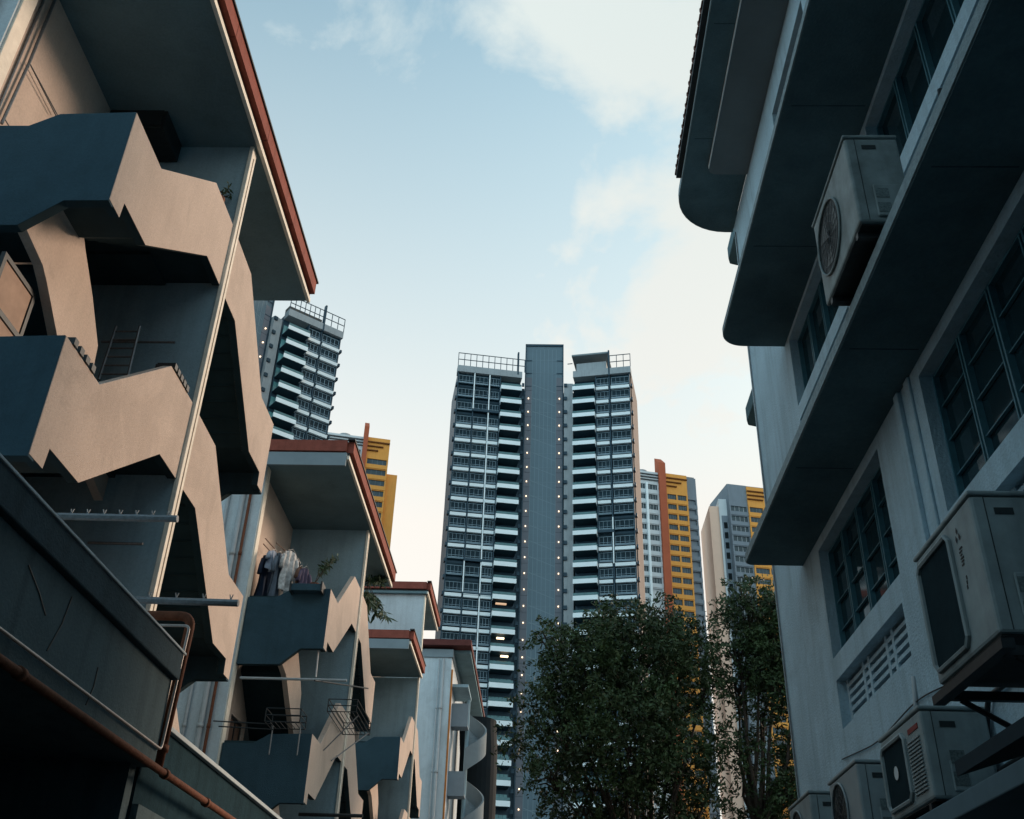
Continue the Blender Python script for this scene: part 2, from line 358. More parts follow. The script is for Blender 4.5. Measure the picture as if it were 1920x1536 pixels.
    # downpipes on the side wall
    for x, r, mm in ((-7.40, .065, pvc_m), (-7.22, .035, rust_m), (-7.75, .04, pvc_m)):
        t = MB().tube([(x, y0-.2, .1), (x, y0-.2, zs-.3)], r, 10)
        for zz in range(1, int(zs), 2): t.tube([(x, y0-.2, zz), (x, y0-.2, zz+.09)], r*1.25, 10)
        t.build('downpipe', mm, R, smooth=True)
    t = MB().tube([(-7.08, y0+.45, .2), (-7.08, y0+.45, zs-.1)], .018, 6).build('conduit', steel_m, R)
    place_base(R)
    return R
block(0, 0, 'nearest apartment block with large zigzag stair balconies and red roof edge, filling the left side')
block(1, -.65, 'second apartment block with laundry and plants on its top stair balcony')
block(2, -.65, 'third apartment block with tall white party wall above its low red-edged roof', 3.45)
# terraces continue behind the camera; the added tall block screens off low rear sky
for yq in (2.0, -13.0):
    o = MB().box(-13, -5.3, yq-13.5, yq, 0, 13.6).build('rear_terrace', paint_grey)
    tag(o, 'grey terrace continuing the left side of the alley behind the camera, ' + ('nearer part' if yq > 0 else 'farther part'), 'terrace', 'terraces behind the camera')
o = MB(); wall_holes(o, 'y', -29.0, -.2, -26, 26, 0, 32, [(x, x+1.6, z, z+1.5) for x in range(-24, 24, 4) for z in (1.5, 5, 8.5, 12, 15.5, 19, 22.5, 26)])
o.box(-26, 26, -36, -29.2, 0, 32)
o = o.build('sky_blocker', paint_grey); tag(o, 'unseen grey block added behind the camera to screen off low rear sky', 'building')
# recessed walls linking the blocks
for k in range(3):
    a, b = 15.93+13.75*k, 21.9+13.75*k
    if k == 2: a, b = 43.43, 49.9
    MB().box(-13, -10, a+.04, b-.04, 0, 12.6-.4*k).build('link_wall', paint_grey)
    tag(bpy.data.objects[-1] if False else COL.objects[-1], ['grey recessed link wall between the nearest block and the second block', 'grey recessed link wall between the second block and the third block', 'grey recessed link wall between the third block and the far white block'][k], 'wall', 'recessed link walls between the flats')
# ------------------------------------------------------------ far block with spiral stair
R = thing('apartment_block', 'far white apartment block with orange corner strip and a curved spiral stair', 'apartment block')
MB().box(-13, -4.70, 50, 66, 0, 17.6).build('wall', paint_white, R)
MB().box(-13, -4.64, 49.9, 66.1, 17.6, 18.0).build('eave_beam', mat('beam_grey', (.23, .28, .31)), R)
rf = MB().box(-13, -3.80, 50.4, 64, 17.95, 18.12).build('roof', soffit_m, R)
MB().box(-13, -3.74, 49.6, 64.2, 18.12, 18.42).build('fascia', mat('dark_red_fascia', (.12, .04, .035), .8, .2, 4), rf)
MB().box(-4.699, -3.85, 50.6, 53.2, 16.3, 16.45).build('canopy', paint_grey, R)
MB().box(-4.699, -4.62, 49.98, 50.15, 0, 17.0).build('edge_strip', mat('orange_strip', (.42, .17, .05), .8, .25, 3), R)
for x, r in ((-5.12, .075), (-5.32, .03)):
    t = MB().tube([(x, 49.9, .1), (x, 49.9, 17.5)], r, 10)
    for zz in (3, 6, 9, 12, 15): t.tube([(x, 49.9, zz), (x, 49.9, zz+.12)], r*1.3, 10)
    t.build('downpipe', pvc_m, R, smooth=True)
st = MB()
cx, cy, rr = -3.95, 52.6, 1.0
for turn in range(5):
    st = MB()
    zt = 16.0-3.3*turn
    n = 22
    for q in range(n):
        a0 = -PI/2+PI*1.0*q/n; a1 = -PI/2+PI*1.0*(q+1)/n
        za, zb = zt-3.55+2.2*q/n, zt-3.55+2.2*(q+1)/n
        P = lambda r, a, z: (cx+r*math.cos(a), cy+r*math.sin(a), z)
        st.hexa([P(rr, a0, za), P(rr, a1, zb), P(rr-.09, a1, zb), P(rr-.09, a0, za), P(rr, a0, za+1.1), P(rr, a1, zb+1.1), P(rr-.09, a1, zb+1.1), P(rr-.09, a0, za+1.1)])
        st.hexa([P(rr-.09, a0, za+.1), P(rr-.09, a1, zb+.1), P(.1, a1, zb+.1), P(.1, a0, za+.1), P(rr-.09, a0, za+.25), P(rr-.09, a1, zb+.25), P(.1, a1, zb+.25), P(.1, a0, za+.25)])
    st.build('spiral_stair', mat('stair_grey', (.20, .24, .26), .8, .1, 2), R)
MB().tube([(cx, cy, 0), (cx, cy, 16.2)], .1, 12).build('newel_post', paint_grey, R)
for turn in range(5):
    zt = 15.75-3.3*turn
    MB().box(-4.69, -3.87, 51.55, 51.66, zt-1.15, zt).box(-4.69, -3.87, 51.66, 52.4, zt-1.15, zt-1.02).build('landing_parapet', mat('landing_slate', (.21, .26, .30), .8, .1, 2), R)
MB().tube([(-3.5, 55.5, 0), (-3.5, 55.5, 14.2), (-3.55, 55.5, 14.9), (-3.6, 55.5, 15.6), (-3.6, 55.5, 15.9)], 1.0, 24).build('stair_drum', mat('dark_drum', (.012, .018, .022), .8, .2, 1), R)
place_base(R)
# ------------------------------------------------------------ low shed with ledge on the near left
R = thing('low_outbuilding', 'dark single-storey outbuilding with a projecting flat ledge and pipes, bottom left corner', 'outbuilding')
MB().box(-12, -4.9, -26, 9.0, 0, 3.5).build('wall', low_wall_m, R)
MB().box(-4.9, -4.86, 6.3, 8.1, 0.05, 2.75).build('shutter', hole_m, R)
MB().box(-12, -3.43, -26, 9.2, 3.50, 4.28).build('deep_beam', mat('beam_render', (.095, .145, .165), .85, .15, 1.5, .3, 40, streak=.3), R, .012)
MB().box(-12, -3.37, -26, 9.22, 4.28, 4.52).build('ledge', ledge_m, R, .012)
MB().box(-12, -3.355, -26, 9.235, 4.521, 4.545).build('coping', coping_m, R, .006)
MB().box(-4.95, -3.57, 9.0, 9.15, 0, 3.499).build('return_wall', low_wall_m, R)
cr = MB()
for (ya, za, yb, zb) in ((6.9, 4.2, 6.75, 3.75), (7.6, 3.9, 7.55, 3.6), (6.2, 4.15, 6.6, 3.95)): cr.tube([(-3.428, ya, za), (-3.428, (ya+yb)/2+.03, (za+zb)/2), (-3.428, yb, zb)], .006, 4)
cr.build('wall_crack', black_m, R)
place_base(R)
R = thing('boundary_wall', 'long dark wall with a pale coping line below the second block', 'wall')
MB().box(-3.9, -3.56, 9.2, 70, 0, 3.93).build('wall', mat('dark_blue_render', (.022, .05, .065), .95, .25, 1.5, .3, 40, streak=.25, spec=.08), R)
MB().box(-3.9, -3.51, 9.2, 70, 3.93, 3.975).build('coping', coping_m, R, .006)
MB().box(-3.56, -3.50, 9.2, 70, 3.0, 3.2).build('wall_band', low_wall_m, R)
place_base(R)
def bend(pts, r=.12, n=5):
    P = [Vector(p) for p in pts]; o = [P[0]]
    for i in range(1, len(P)-1):
        a, b = (P[i-1]-P[i]).normalized(), (P[i+1]-P[i]).normalized()
        s, e = P[i]+a*r, P[i]+b*r
        for q in range(n+1):
            t = q/n; o.append(s.lerp(P[i], t).lerp(P[i].lerp(e, t), t))
    return o+[P[-1]]
def pipe(name, label, pts, r, m, cat='pipe', br=.12, joints=()):
    t = MB(); pp = bend(pts, br)
    t.tube(pp, r, 12)
    for a, b in joints: t.tube([a, b], r*1.35, 12)
    b = Vector(pts[-1])
    return tag(t.build(name, m, smooth=True, origin=tuple(b)), label, cat)
pipe('drain_pipe', 'rust orange pipe bending over the end of the dark ledge', [(-4.4, 9.30, 4.93), (-3.40, 9.30, 4.93), (-3.44, 9.30, 3.50)], .045, rust_m, joints=[((-3.435, 9.30, 3.66), (-3.435, 9.30, 3.72))])
pipe('waste_pipe', 'long rust orange pipe running along the dark wall under the ledge', [(-3.375, -26, 3.47), (-3.375, 9.2, 3.48), (-3.375, 18, 3.50)], .034, rust_m, br=.2, joints=[((-3.375, y, 3.48), (-3.375, y+.06, 3.48)) for y in (6.35, 9.3, 10.6)])
pipe('conduit_pipe', 'thin pale steel pipe with upright return beside the orange pipe bend', [(-3.405, -26, 3.66), (-3.405, 9.0, 3.66), (-3.405, 9.2, 3.66), (-3.37, 9.2, 4.80), (-4.4, 9.2, 4.80)], .013, mat('pale_steel', (.42, .38, .36), .4, .2, 9, metal=.3), br=.05)
def P_(px, py): 
    return _R @ _v(px, py)
def onY(px, py, y): d = P_(px, py); t = y/d.y; return Vector((d.x*t, y, 1.6+d.z*t))
def onX(px, py, x): d = P_(px, py); t = x/d.x; return Vector((x, d.y*t, 1.6+d.z*t))
def onZ(px, py, z): d = P_(px, py); t = (z-1.6)/d.z; return Vector((d.x*t, d.y*t, z))
# ------------------------------------------------------------ building on the right
R = thing('corner_building', 'pale rough-plastered building with stacked concrete canopies, filling the right side', 'building')
RX = 3.5; YE = 14.87
BAYS = [(9.55, 12.25), (5.35, 8.15), (1.2, 4.0)]
holes = []; wins = []; vents = []
for fl, (wz0, wz1, vz0, vz1) in enumerate([(5.60, 7.02, 4.76, 5.33), (9.22, 10.36, 8.40, 9.0), (12.4, 14.2, 11.4, 12.0)]):
    for b in BAYS:
        wins.append((b[0], b[1], wz0, wz1)); 
        if fl < 2: vents.append((b[0]+.08, b[1], vz0, vz1))
        if fl == 2: wins[-1] = (b[0]-.2 if b[0] > 9 else b[0], b[1]-.8 if b[0] > 9 else b[1], wz0, wz1)
wins += [(b[0], b[1], 1.0, 2.7) for b in BAYS]
w = MB(); wall_holes(w, 'x', RX, .24, -26, YE, 0, 14.86, wins+vents)
w.face([(RX, YE, 0), (11, YE, 0), (11, YE, 14.86), (RX, YE, 14.86)])
w.face([(RX, -26, 0), (11, -26, 0), (11, -26, 14.86), (RX, -26, 14.86)])
w.build('wall', rwall_m, R)
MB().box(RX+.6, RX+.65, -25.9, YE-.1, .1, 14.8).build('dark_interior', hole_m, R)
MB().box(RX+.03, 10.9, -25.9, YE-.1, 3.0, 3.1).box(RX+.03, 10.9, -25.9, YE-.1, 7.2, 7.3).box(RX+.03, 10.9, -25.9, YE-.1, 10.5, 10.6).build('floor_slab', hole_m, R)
# pilaster strips between the bays
for yb in (8.33, 4.15):
    for fz in ((4.5, 7.15), (8.2, 10.42)):
        MB().box(RX-.05, RX, yb+.30, yb+.42, fz[0], fz[1]).box(RX-.03, RX, yb+.02, yb+.16, fz[0], fz[1]).build('pilaster_strip', rwall_m, R, .01)
# window surrounds and sills
for (a, b, z0, z1) in wins:
    x = RX+.13
    up = z0 > 8; f = MB(); fr = .026
    f.box(x, x+.06, a, b, z0, z0+fr).box(x, x+.06, a, b, z1-fr, z1)
    n = 4
    for q in range(n+1):
        yy = a+(b-a-fr)*q/n
        f.box(x-.01, x+.07, yy, yy+fr, z0+fr, z1-fr)
        if 0 < q < n: f.box(x-.012, x+.07, yy+.055, yy+.055+fr*.8, z0+fr, z1-fr)
    for q in range(1, 1 if up else 4):
        zz = z0+(z1-z0)*q/4
        f.box(x+.012, x+.045, a+fr, b-fr, zz-.006, zz+.006)
    F = f.build('window', teal_m, R)
    gl = MB().box(x+.05, x+.058, a+.02, b-.02, z0+.02, z1-.02).build('pane', glass_m, F)
    if up or rnd.random() < .4:
        c = MB(); ya = a+(b-a)*rnd.uniform(.05, .4); wd = rnd.uniform(.5, 1.1)
        for q in range(12):
            t = ya+wd*q/12; c.box(x+.12+.02*(q % 2), x+.14+.02*(q % 2), t, t+wd/12, z0+.05, z1-.3 if z0 > 8 else z0+.55)
        c.build('curtain', curt_m, F)
for (a, b, z0, z1) in vents:
    x = RX+.12; f = MB(); H = z1-z0-.10; zb = z0+.03; L = b-a-.12; y0_ = a+.06
    cols = [(0, .27), (.30, .36), (.39, .63), (.66, .72), (.75, 1.0)]
    rows = 5
    for q in range(rows+1):
        zz = zb+H*q/rows; f.box(x, x+.05, a, b, zz-.022, zz+.022)
    prev = 0
    for c0, c1 in cols[1:]:
        f.box(x-.004, x+.054, y0_+L*(c0-.03), y0_+L*c0, z0, z1)
    f.box(x-.004, x+.054, a, a+.07, z0, z1).box(x-.004, x+.054, b-.07, b, z0, z1)
    f.build('vent_grille', rwall_m, R)
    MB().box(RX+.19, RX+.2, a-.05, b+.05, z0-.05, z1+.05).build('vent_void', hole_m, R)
# canopies
def rounded(x0, x1, ye, r, y0=-26, n=10):
    pts = [(x1, y0), (x1, ye), (x0+r, ye)]
    for q in range(1, n+1):
        t = PI/2*q/n; pts.append((x0+r-r*math.sin(t), ye-r+r*math.cos(t)))
    pts.append((x0, y0)); return pts
edge_m = mat('canopy_edge', (.24, .30, .32), .8, .25, 14, .5, 60)
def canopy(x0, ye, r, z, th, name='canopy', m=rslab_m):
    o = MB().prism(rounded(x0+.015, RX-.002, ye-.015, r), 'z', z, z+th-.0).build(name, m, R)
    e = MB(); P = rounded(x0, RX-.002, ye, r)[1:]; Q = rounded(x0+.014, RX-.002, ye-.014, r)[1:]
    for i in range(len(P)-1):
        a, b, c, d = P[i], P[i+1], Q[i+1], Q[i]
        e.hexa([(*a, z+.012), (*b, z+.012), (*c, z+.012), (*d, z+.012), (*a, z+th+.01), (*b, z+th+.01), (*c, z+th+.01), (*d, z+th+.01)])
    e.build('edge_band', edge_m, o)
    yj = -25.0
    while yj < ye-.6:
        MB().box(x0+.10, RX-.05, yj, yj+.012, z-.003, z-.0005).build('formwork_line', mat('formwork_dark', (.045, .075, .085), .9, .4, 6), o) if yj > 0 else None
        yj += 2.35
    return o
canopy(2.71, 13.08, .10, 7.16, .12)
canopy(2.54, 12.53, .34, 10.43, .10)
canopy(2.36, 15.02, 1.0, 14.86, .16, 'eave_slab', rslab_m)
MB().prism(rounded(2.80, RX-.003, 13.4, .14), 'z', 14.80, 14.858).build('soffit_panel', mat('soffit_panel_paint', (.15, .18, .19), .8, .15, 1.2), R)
MB().box(2.788, 2.80, -26, 13.25, 14.79, 14.858).build('trim_line', mat('white_trim', (.7, .74, .74), .6), R)
# tiled roof edge
t = MB()
t.prism([(2.28, 15.02), (11, 17.5), (11, 17.4), (2.36, 15.02)], 'y', -26, 13.6)
yy = -26.0
while yy < 13.55:
    t.tube([(2.26, yy, 15.07), (3.4, yy, 15.45)], .05, 8); t.box(2.25, 2.5, yy+.05, yy+.18, 15.03, 15.07); yy += .235
t.build('tile_eave', tile_m, R)
MB().box(2.27, 2.36, -26, 13.65, 14.95, 15.03).build('gutter', dark_m, R)
# small canopies on the end wall
for z, x0 in ((15.0, 3.58), (11.2, 3.60)):
    MB().prism([(4.6, YE+.01), (4.6, YE+1.3), (x0+.2, YE+1.3), (x0+.05, YE+1.25), (x0, YE+1.1), (x0, YE+.01)], 'z', z, z+.3).build('side_canopy', rslab_m, R, .02)
# lower ledge where the machines stand
MB().box(2.9, RX-.001, -26, 14.6, 2.98, 3.12).build('service_ledge', mat('service_ledge_paint', (.13, .19, .22), .8, .15, 2), R, .01)
pl = MB().box(RX-.03, RX-.002, -26, YE+.01, 3.0, 3.1)
t = MB().tube([(RX-.02, YE-.16, .1), (RX-.02, YE-.16, 14.6)], .012, 6).build('conduit', steel_m, R)
place_base(R)
# ------------------------------------------------------------ air conditioners
def ac(label, xf, y0, y1, z0, z1, dep=.42, fan='round', louvre=False, mark=None, m=ac_m, feet=True):
    """front faces the alley (-X); near side faces -Y"""
    A = thing('air_conditioner', label, 'air conditioner', 'outdoor air conditioner units on the pale building')
    xb = xf+dep
    c = MB().box(xf, xb, y0, y1, z0, z1).build('casing', m, A, .022)
    t = MB().box(xf-.012, xb, y0-.012, y1+.012, z1+.002, z1+.035).build('lid', m, A, .012)
    H = z1-z0; Lg = y1-y0
    r = min(H*.42, Lg*.30); fy, fz = y1-r-.07, z0+H*.5
    if fan == 'round':
        f = MB().disc((xf-.004, fy, fz), (0, 1, 0), (0, 0, 1), r, 36).build('fan_opening', acd_m, A)
        g = MB(); seg = 36
        ring = [(xf-.014, fy+math.cos(2*PI*q/seg)*r, fz+math.sin(2*PI*q/seg)*r) for q in range(seg+1)]
        g.tube(ring, .011, 6); g.build('fan_ring', m, A)
        g = MB()
        for rr in (.2, .4, .6, .8):
            g.tube([(xf-.012, fy+math.cos(2*PI*q/seg)*r*rr, fz+math.sin(2*PI*q/seg)*r*rr) for q in range(seg+1)], .0025, 5)
        for q in range(8):
            a = PI*q/8; g.tube([(xf-.01, fy-math.cos(a)*r, fz-math.sin(a)*r), (xf-.01, fy+math.cos(a)*r, fz+math.sin(a)*r)], .0025, 5)
        g.build('fan_guard', black_m, A)
        g = MB()
        for q in range(3):
            a = 2*PI*q/3+.4
            g.face([(xf-.006, fy, fz), (xf-.007, fy+math.cos(a)*r*.85, fz+math.sin(a)*r*.85), (xf-.006, fy+math.cos(a+.9)*r*.8, fz+math.sin(a+.9)*r*.8)])
        g.build('fan_blade', mat('fan_grey', (.06, .07, .07), .5), A)
    else:
        a, b = y1-.06-Lg*.56, y1-.05
        pts = [(a+.05, z0+.07), (b-.05, z0+.07), (b, z0+.12), (b, z1-.13), (b-.05, z1-.08), (a+.05, z1-.08), (a, z1-.13), (a, z0+.12)]
        MB().prism(pts, 'x', xf-.005, xf-.001).build('fan_opening', mat('ac_inset_dark', (.016, .030, .036), .95, .2, 8, spec=.1), A)
        g = MB(); ring = [(xf-.012, p[0], p[1]) for p in pts]+[(xf-.012, *pts[0])]
        g.tube(ring, .02, 6).build('inset_rim', m, A)
        if mark == 'dot':
            MB().disc((xf-.016, (a+b)/2, (z0+z1)/2), (0, 1, 0), (0, 0, 1), .055, 20).build('hub_badge', mat('badge_white', (.6, .62, .62), .5), A)
    if louvre:
        g = MB(); a, b = y0+.07, y0+Lg*.34; zz = z0+.08
        while zz < z1-.16: g.box(xf-.014, xf-.001, a, b, zz, zz+.012); zz += .028
        g.build('louvre', m, A)
        MB().box(xf-.006, xf-.001, y0+.08, y0+Lg*.3, z1-.12, z1-.08).build('red_badge', mat('badge_red', (.22, .035, .03), .6), A)
    if mark == 'diamond':
        g = MB(); cy, cz, s = y0+Lg*.26, z1-.16, .028
        for dy, dz_ in ((0, .038), (-.026, -.012), (.026, -.012)):
            g.face([(xf-.004, cy+dy, cz+dz_+s), (xf-.004, cy+dy-s*.55, cz+dz_), (xf-.004, cy+dy, cz+dz_-s), (xf-.004, cy+dy+s*.55, cz+dz_)])
        for q in range(6):
            zq = cz-.09-q*.022
            g.box(xf-.004, xf-.002, cy-.03+.008*(q % 3), cy+.02+.006*(q % 2), zq, zq+.010)
        for q in range(3): g.box(xf-.004, xf-.002, cy-.01+.008*q, cy+.004+.008*q, cz-.30-.03*q, cz-.275-.03*q)
        g.build('maker_mark', mat('mark_black', (.02, .02, .022), .6), A)
    # near side: handle slot, seam, service panel
    g = MB().box(xf+.14, xf+.26, y0-.006, y0+.002, z1-.13, z1-.085).build('handle_slot', acd_m, A)
    MB().box(xf+.085, xf+.09, y0-.004, y0+.002, z0+.02, z1-.01).build('seam', acd_m, A)
    MB().box(xf+.16, xb-.03, y0-.02, y0, z0+.05, z0+H*.42).build('service_cover', m, A, .01)
    for q in range(2): MB().box(xf+.17, xf+.28, y0-.024, y0-.021, z0+.09+.16*q, z0+.19+.16*q).build('sticker', mat('sticker_grey', (.12, .15, .15), .6, .6, 60), A)
    u = MB().box(xf+.02, xb-.02, y0+.03, y1-.03, z0-.012, z0-.002).build('base_pan', acd_m, A)
    if feet:
        for yy in (y0+.12, y1-.17): MB().box(xf+.01, xb+.05, yy, yy+.05, z0-.07, z0-.012).build('foot', black_m, A)
    place_base(A); return A
a1 = ac('dusty air conditioner with round fan on the lower canopy, highest of the units', 2.55, 6.42, 7.58, 7.40, 8.36, .46, m=acg_m)
ac('largest air conditioner, with black maker marks, cut off by the right edge', 2.70, 5.93, 7.02, 3.72, 4.63, .75, fan='square', mark='diamond', feet=False)
ac('air conditioner with louvred front strip and pale round badge on the service ledge', 2.93, 8.12, 9.20, 3.20, 3.86, .52, fan='square', louvre=True, mark='dot')
ac('plain grey air conditioner in the middle of the three units on the service ledge', 2.93, 10.0, 11.05, 3.20, 3.87, .5, m=mat('ac_grey_casing', (.26, .30, .31), .5, .12, 5))
ac('small air conditioner farthest along the service ledge, beside the foliage', 2.95, 12.0, 13.05, 3.20, 3.98, .45)
# frame that carries the near unit
b = MB()
for yy in (5.98, 6.92): b.box(2.72, 3.49, yy, yy+.05, 3.60, 3.66).tube([(2.8, yy+.02, 3.6), (3.48, yy+.02, 3.2)], .02, 6)
b.box(2.66, 2.74, 5.85, 7.08, 3.60, 3.66)
o = b.build('wall_bracket', black_m, origin=(3.49, 6.4, 3.2)); tag(o, 'black steel bracket carrying the near cream air conditioner', 'bracket')
# refrigerant pipes
pipe('refrigerant_pipe', 'dark insulated pipe slanting down the wall beside the near cream air conditioner', [(3.45, 7.08, 4.1), (3.46, 7.35, 3.95), (3.46, 8.05, 3.95), (3.46, 8.3, 3.6), (3.46, 8.9, 3.3)], .022, black_m, br=.08)
pipe('refrigerant_pipe', 'thin dark pipe running along the wall above the service ledge', [(3.46, 2, 3.35), (3.46, 8.0, 3.42), (3.46, 9.4, 3.3)], .018, black_m, br=.1)
# awning standing for the dark slanting shape under the near unit
o = MB().prism([(2.35, 3.0), (3.49, 3.35), (3.49, 3.28), (2.35, 2.92)], 'y', 2.0, 6.1).build('board', mat('dark_board', (.03, .045, .055), .8), origin=(3.49, 4, 2.95)); tag(o, 'dark slanting awning over the bottom right corner', 'board')

pipe('drain_hose', 'pale drain hose hanging below the louvred air conditioner', [(3.40, 8.3, 3.25), (3.30, 8.25, 3.16), (2.95, 8.2, 3.14), (2.88, 8.18, 2.9)], .012, pvc_m, cat='hose', br=.04)
pipe('refrigerant_pipe', 'insulated pipe looping from the plain grey air conditioner into the wall', [(3.35, 10.05, 3.6), (3.47, 9.9, 3.75), (3.47, 9.7, 4.25), (3.49, 9.65, 4.6)], .02, pvc_m, br=.08)
pipe('cable', 'thin black cable drooping along the wall between the vent and the air conditioners', [(3.485, 12.4, 4.45), (3.48, 11.0, 4.30), (3.48, 9.6, 4.38), (3.48, 8.2, 4.2)], .007, black_m, cat='cable', br=.4)
pipe('refrigerant_pipe', 'insulated pipe rising behind the highest air conditioner to its wall', [(2.98, 6.5, 7.7), (3.2, 6.4, 7.8), (3.44, 6.35, 8.2), (3.46, 6.35, 8.9)], .022, black_m, br=.08)
# ------------------------------------------------------------ residential tower
def frame(p, q):
    p, q = Vector(p), Vector(q); u = (q-p).normalized(); n = Vector((u.y, -u.x)); return (p, u, n), (q-p).length
def tower(label):
    T = thing('residential_tower', label, 'tower block', 'identical dark residential towers')
    FL = 35; ZT = 113.9; H = 3.1
    LW, LL = frame((-17.0, -4.3), (-4.45, -2.0)); RW, RL = frame((5.8, -2.4), (16.95, -4.5))
    # solid body behind the facades
    b = MB()
    b.obox(LW, -.0, LL, -13, -1.6, 0, ZT); b.obox(RW, 0, RL, -13, -1.6, 0, ZT)
    b.box(-4.4, 5.7, 2.5, 9, 0, ZT-2); b.box(-5.2, -3.95, .6, 7, 0, ZT-1.5); b.box(3.95, 6.2, 2.0, 7, 0, ZT-1.5)
    b.build('body', t_dark, T)
    # lift core
    b = MB().box(-3.75, 3.75, 0, 6, 0, 122.4); b.build('core', t_core, T)
    j = MB(); zz = 1.0
    while zz < 122:
        j.box(-2.35, 2.35, -.03, -.001, zz, zz+.07); zz += 3.1
    for x in (-2.4, -1.6, -.8, 0, .8, 1.6, 2.4): j.box(x-.05, x+.05, -.045, -.031, 0, 121.6)
    zz = 2.5
    while zz < 112: 
        for q in range(1): j.hexa([(-2.3, -.02, zz+1.9), (-2.3, -.012, zz+1.9), (2.3, -.012, zz), (2.3, -.02, zz), (-2.3, -.02, zz+2.02), (-2.3, -.012, zz+2.02), (2.3, -.012, zz+.12), (2.3, -.02, zz+.12)])
        zz += 3.1
    j.build('panel_joint', t_corel, T)
    for x0, x1 in ((-3.7, -2.46), (2.46, 3.7)):
        s = MB(); zz = 0
        while zz < 112: s.box(x0, x1, -.10, -.005, zz, zz+3.04); zz += 3.1
        s.build('lamp_strip', t_side, T)
    s = MB().box(-3.9, -3.7, -.25, 6.1, 0, 122.8).box(3.7, 3.9, -.25, 6.1, 0, 122.8).box(-3.9, 3.9, -.25, .05, 122.35, 122.8)
    for k in range(3): s.box(-3.7, -2.5, -.16, -.11, 112.5+3.1*k, 112.65+3.1*k).box(2.5, 3.7, -.16, -.11, 112.5+3.1*k, 112.65+3.1*k)
    s.build('core_frame', t_dark, T)
    for sx in (-1, 1):
        for k in range(33):
            z = 109.6-3.1*k
            lm = MB().box(sx*3.08-.10, sx*3.08+.10, -.32, -.11, z-.10, z+.10)
            if k == 0: me = lm.build('lamp', lamp_m, T).data
            else:
                o = bpy.data.objects.new('lamp', me); COL.objects.link(o); o.parent = T; o.location = (0, 0, -3.1*k)
    # recess walls beside the core
    MB().box(4.0, 5.75, -1.0, 2.5, 0, ZT-1.2).build('recess_wall', t_conc, T)
    r = MB()
    for k in range(36):
        z = ZT-3.1*k-1.2
        if z < 1: break
        r.box(3.95, 4.6, -1.35, -1.0, z-.9, z-.2); r.box(-4.4, -3.95, -1.35, -1.0, z-.9, z-.2)
    r.build('service_ledge', t_dark, T)
    wcache = {}; nwin = 0; rest = MB(); restg = MB(); rests = MB()
    def window(F, s0, s1, k, shade):
        nonlocal nwin
        zb = 109.9-H*k
        key = (id(F), s0)
        def geo(mb, gb, z):
            gb.obox(F, s0, s1, -.5, -.18, z-2.5, z-.05)
            mb.obox(F, s0, s1, -.18, -.05, z-.60, z-.55).obox(F, s0, s1, -.18, -.02, z-2.12, z-2.03).obox(F, s0, s1, -.18, -.05, z-1.70, z-1.66)
            n = max(3, round((s1-s0)/.85))
            for q in range(n+1):
                a = s0+.12+(s1-s0-.3)*q/n; mb.obox(F, a, a+.038, -.18, -.045, z-2.0, z-.63)
            mb.obox(F, s0, s1, -.15, .10, z-2.36, z-2.28)
        if k < 19:
            if key not in wcache:
                mb, gb = MB(), MB(); geo(mb, gb, 0); 
                wo = mb.build('window', t_mull, T); go = gb.build('pane', t_glass, wo); wcache[key] = (wo.data, go.data, MB().obox(F, s0, s1-.05, -.05, .42, -.30, .28, .10).build('sunshade', t_white, wo) if 0 else None); wo.location = (0, 0, zb)
            else:
                wo = bpy.data.objects.new('window', wcache[key][0]); go = bpy.data.objects.new('pane', wcache[key][1])
                COL.objects.link(wo); COL.objects.link(go); wo.parent = T; go.parent = wo; wo.location = (0, 0, zb)
            if shade:
                if ('s',)+key not in wcache: wcache[('s',)+key] = MB().obox(F, s0, s1-.05, -.05, .42, -.30, .28, .10).build('sunshade', t_white, wo).data
                else: so = bpy.data.objects.new('sunshade', wcache[('s',)+key]); COL.objects.link(so); so.parent = wo
        else:
            geo(rest, restg, zb)
            if shade: rests.obox(F, s0, s1-.05, -.05, .42, zb-.30, zb+.28, .10)
    bc = {}
    def balcony(F, s0, s1, k, ang):
        z = 109.9-H*k
        if (id(F)) not in bc:
            m = MB(); P, u, n = F
            m.obox(F, s0, s1, 1.3, 1.42, -.50, .34); m.obox(F, s0, s0+.1, 0, 1.3, -.52, .42) if ang >= 0 else None
            m.obox(F, s1-.1, s1, 0, 1.3, -.52, .42) if ang <= 0 else None
            bo = m.build('balcony', t_white, T)
            s = MB().obox(F, s0+.1, s1-.1, -1.5, 1.3, -.5, -.3).build('soffit', t_dark, bo)
            g = MB()
            n_ = 6
            for q in range(n_): a = s0+.1+(s1-s0-.2)*q/n_; g.obox(F, a+.03, a+(s1-s0-.2)/n_-.03, -1.4, -1.3, -.3, 1.8)
            go = g.build('balcony_glazing', t_curt, bo)
            gr = MB().obox(F, s0+.05, s1-.05, 1.33, 1.37, .42, .85).build('glass_rail', mat('rail_glass', (.09, .18, .19), .15, .2, 1), bo)
            bc[id(F)] = (bo.data, s.data, go.data, gr.data); bo.location = (0, 0, z)
        else:
            bo = None
            for nm, d in zip(('balcony', 'soffit', 'balcony_glazing', 'glass_rail'), bc[id(F)]):
                o = bpy.data.objects.new(nm, d); COL.objects.link(o)
                if bo is None: bo = o; o.parent = T; o.location = (0, 0, z)
                else: o.parent = bo
    blades = {}
    Lb = [(.15, 3.15), (3.45, 6.15), (6.45, 8.35)]; Lbal = (8.5, 12.6)
    Rb = [(4.55, 7.0), (7.45, 11.1)]; Rbal = (0.0, 4.35)
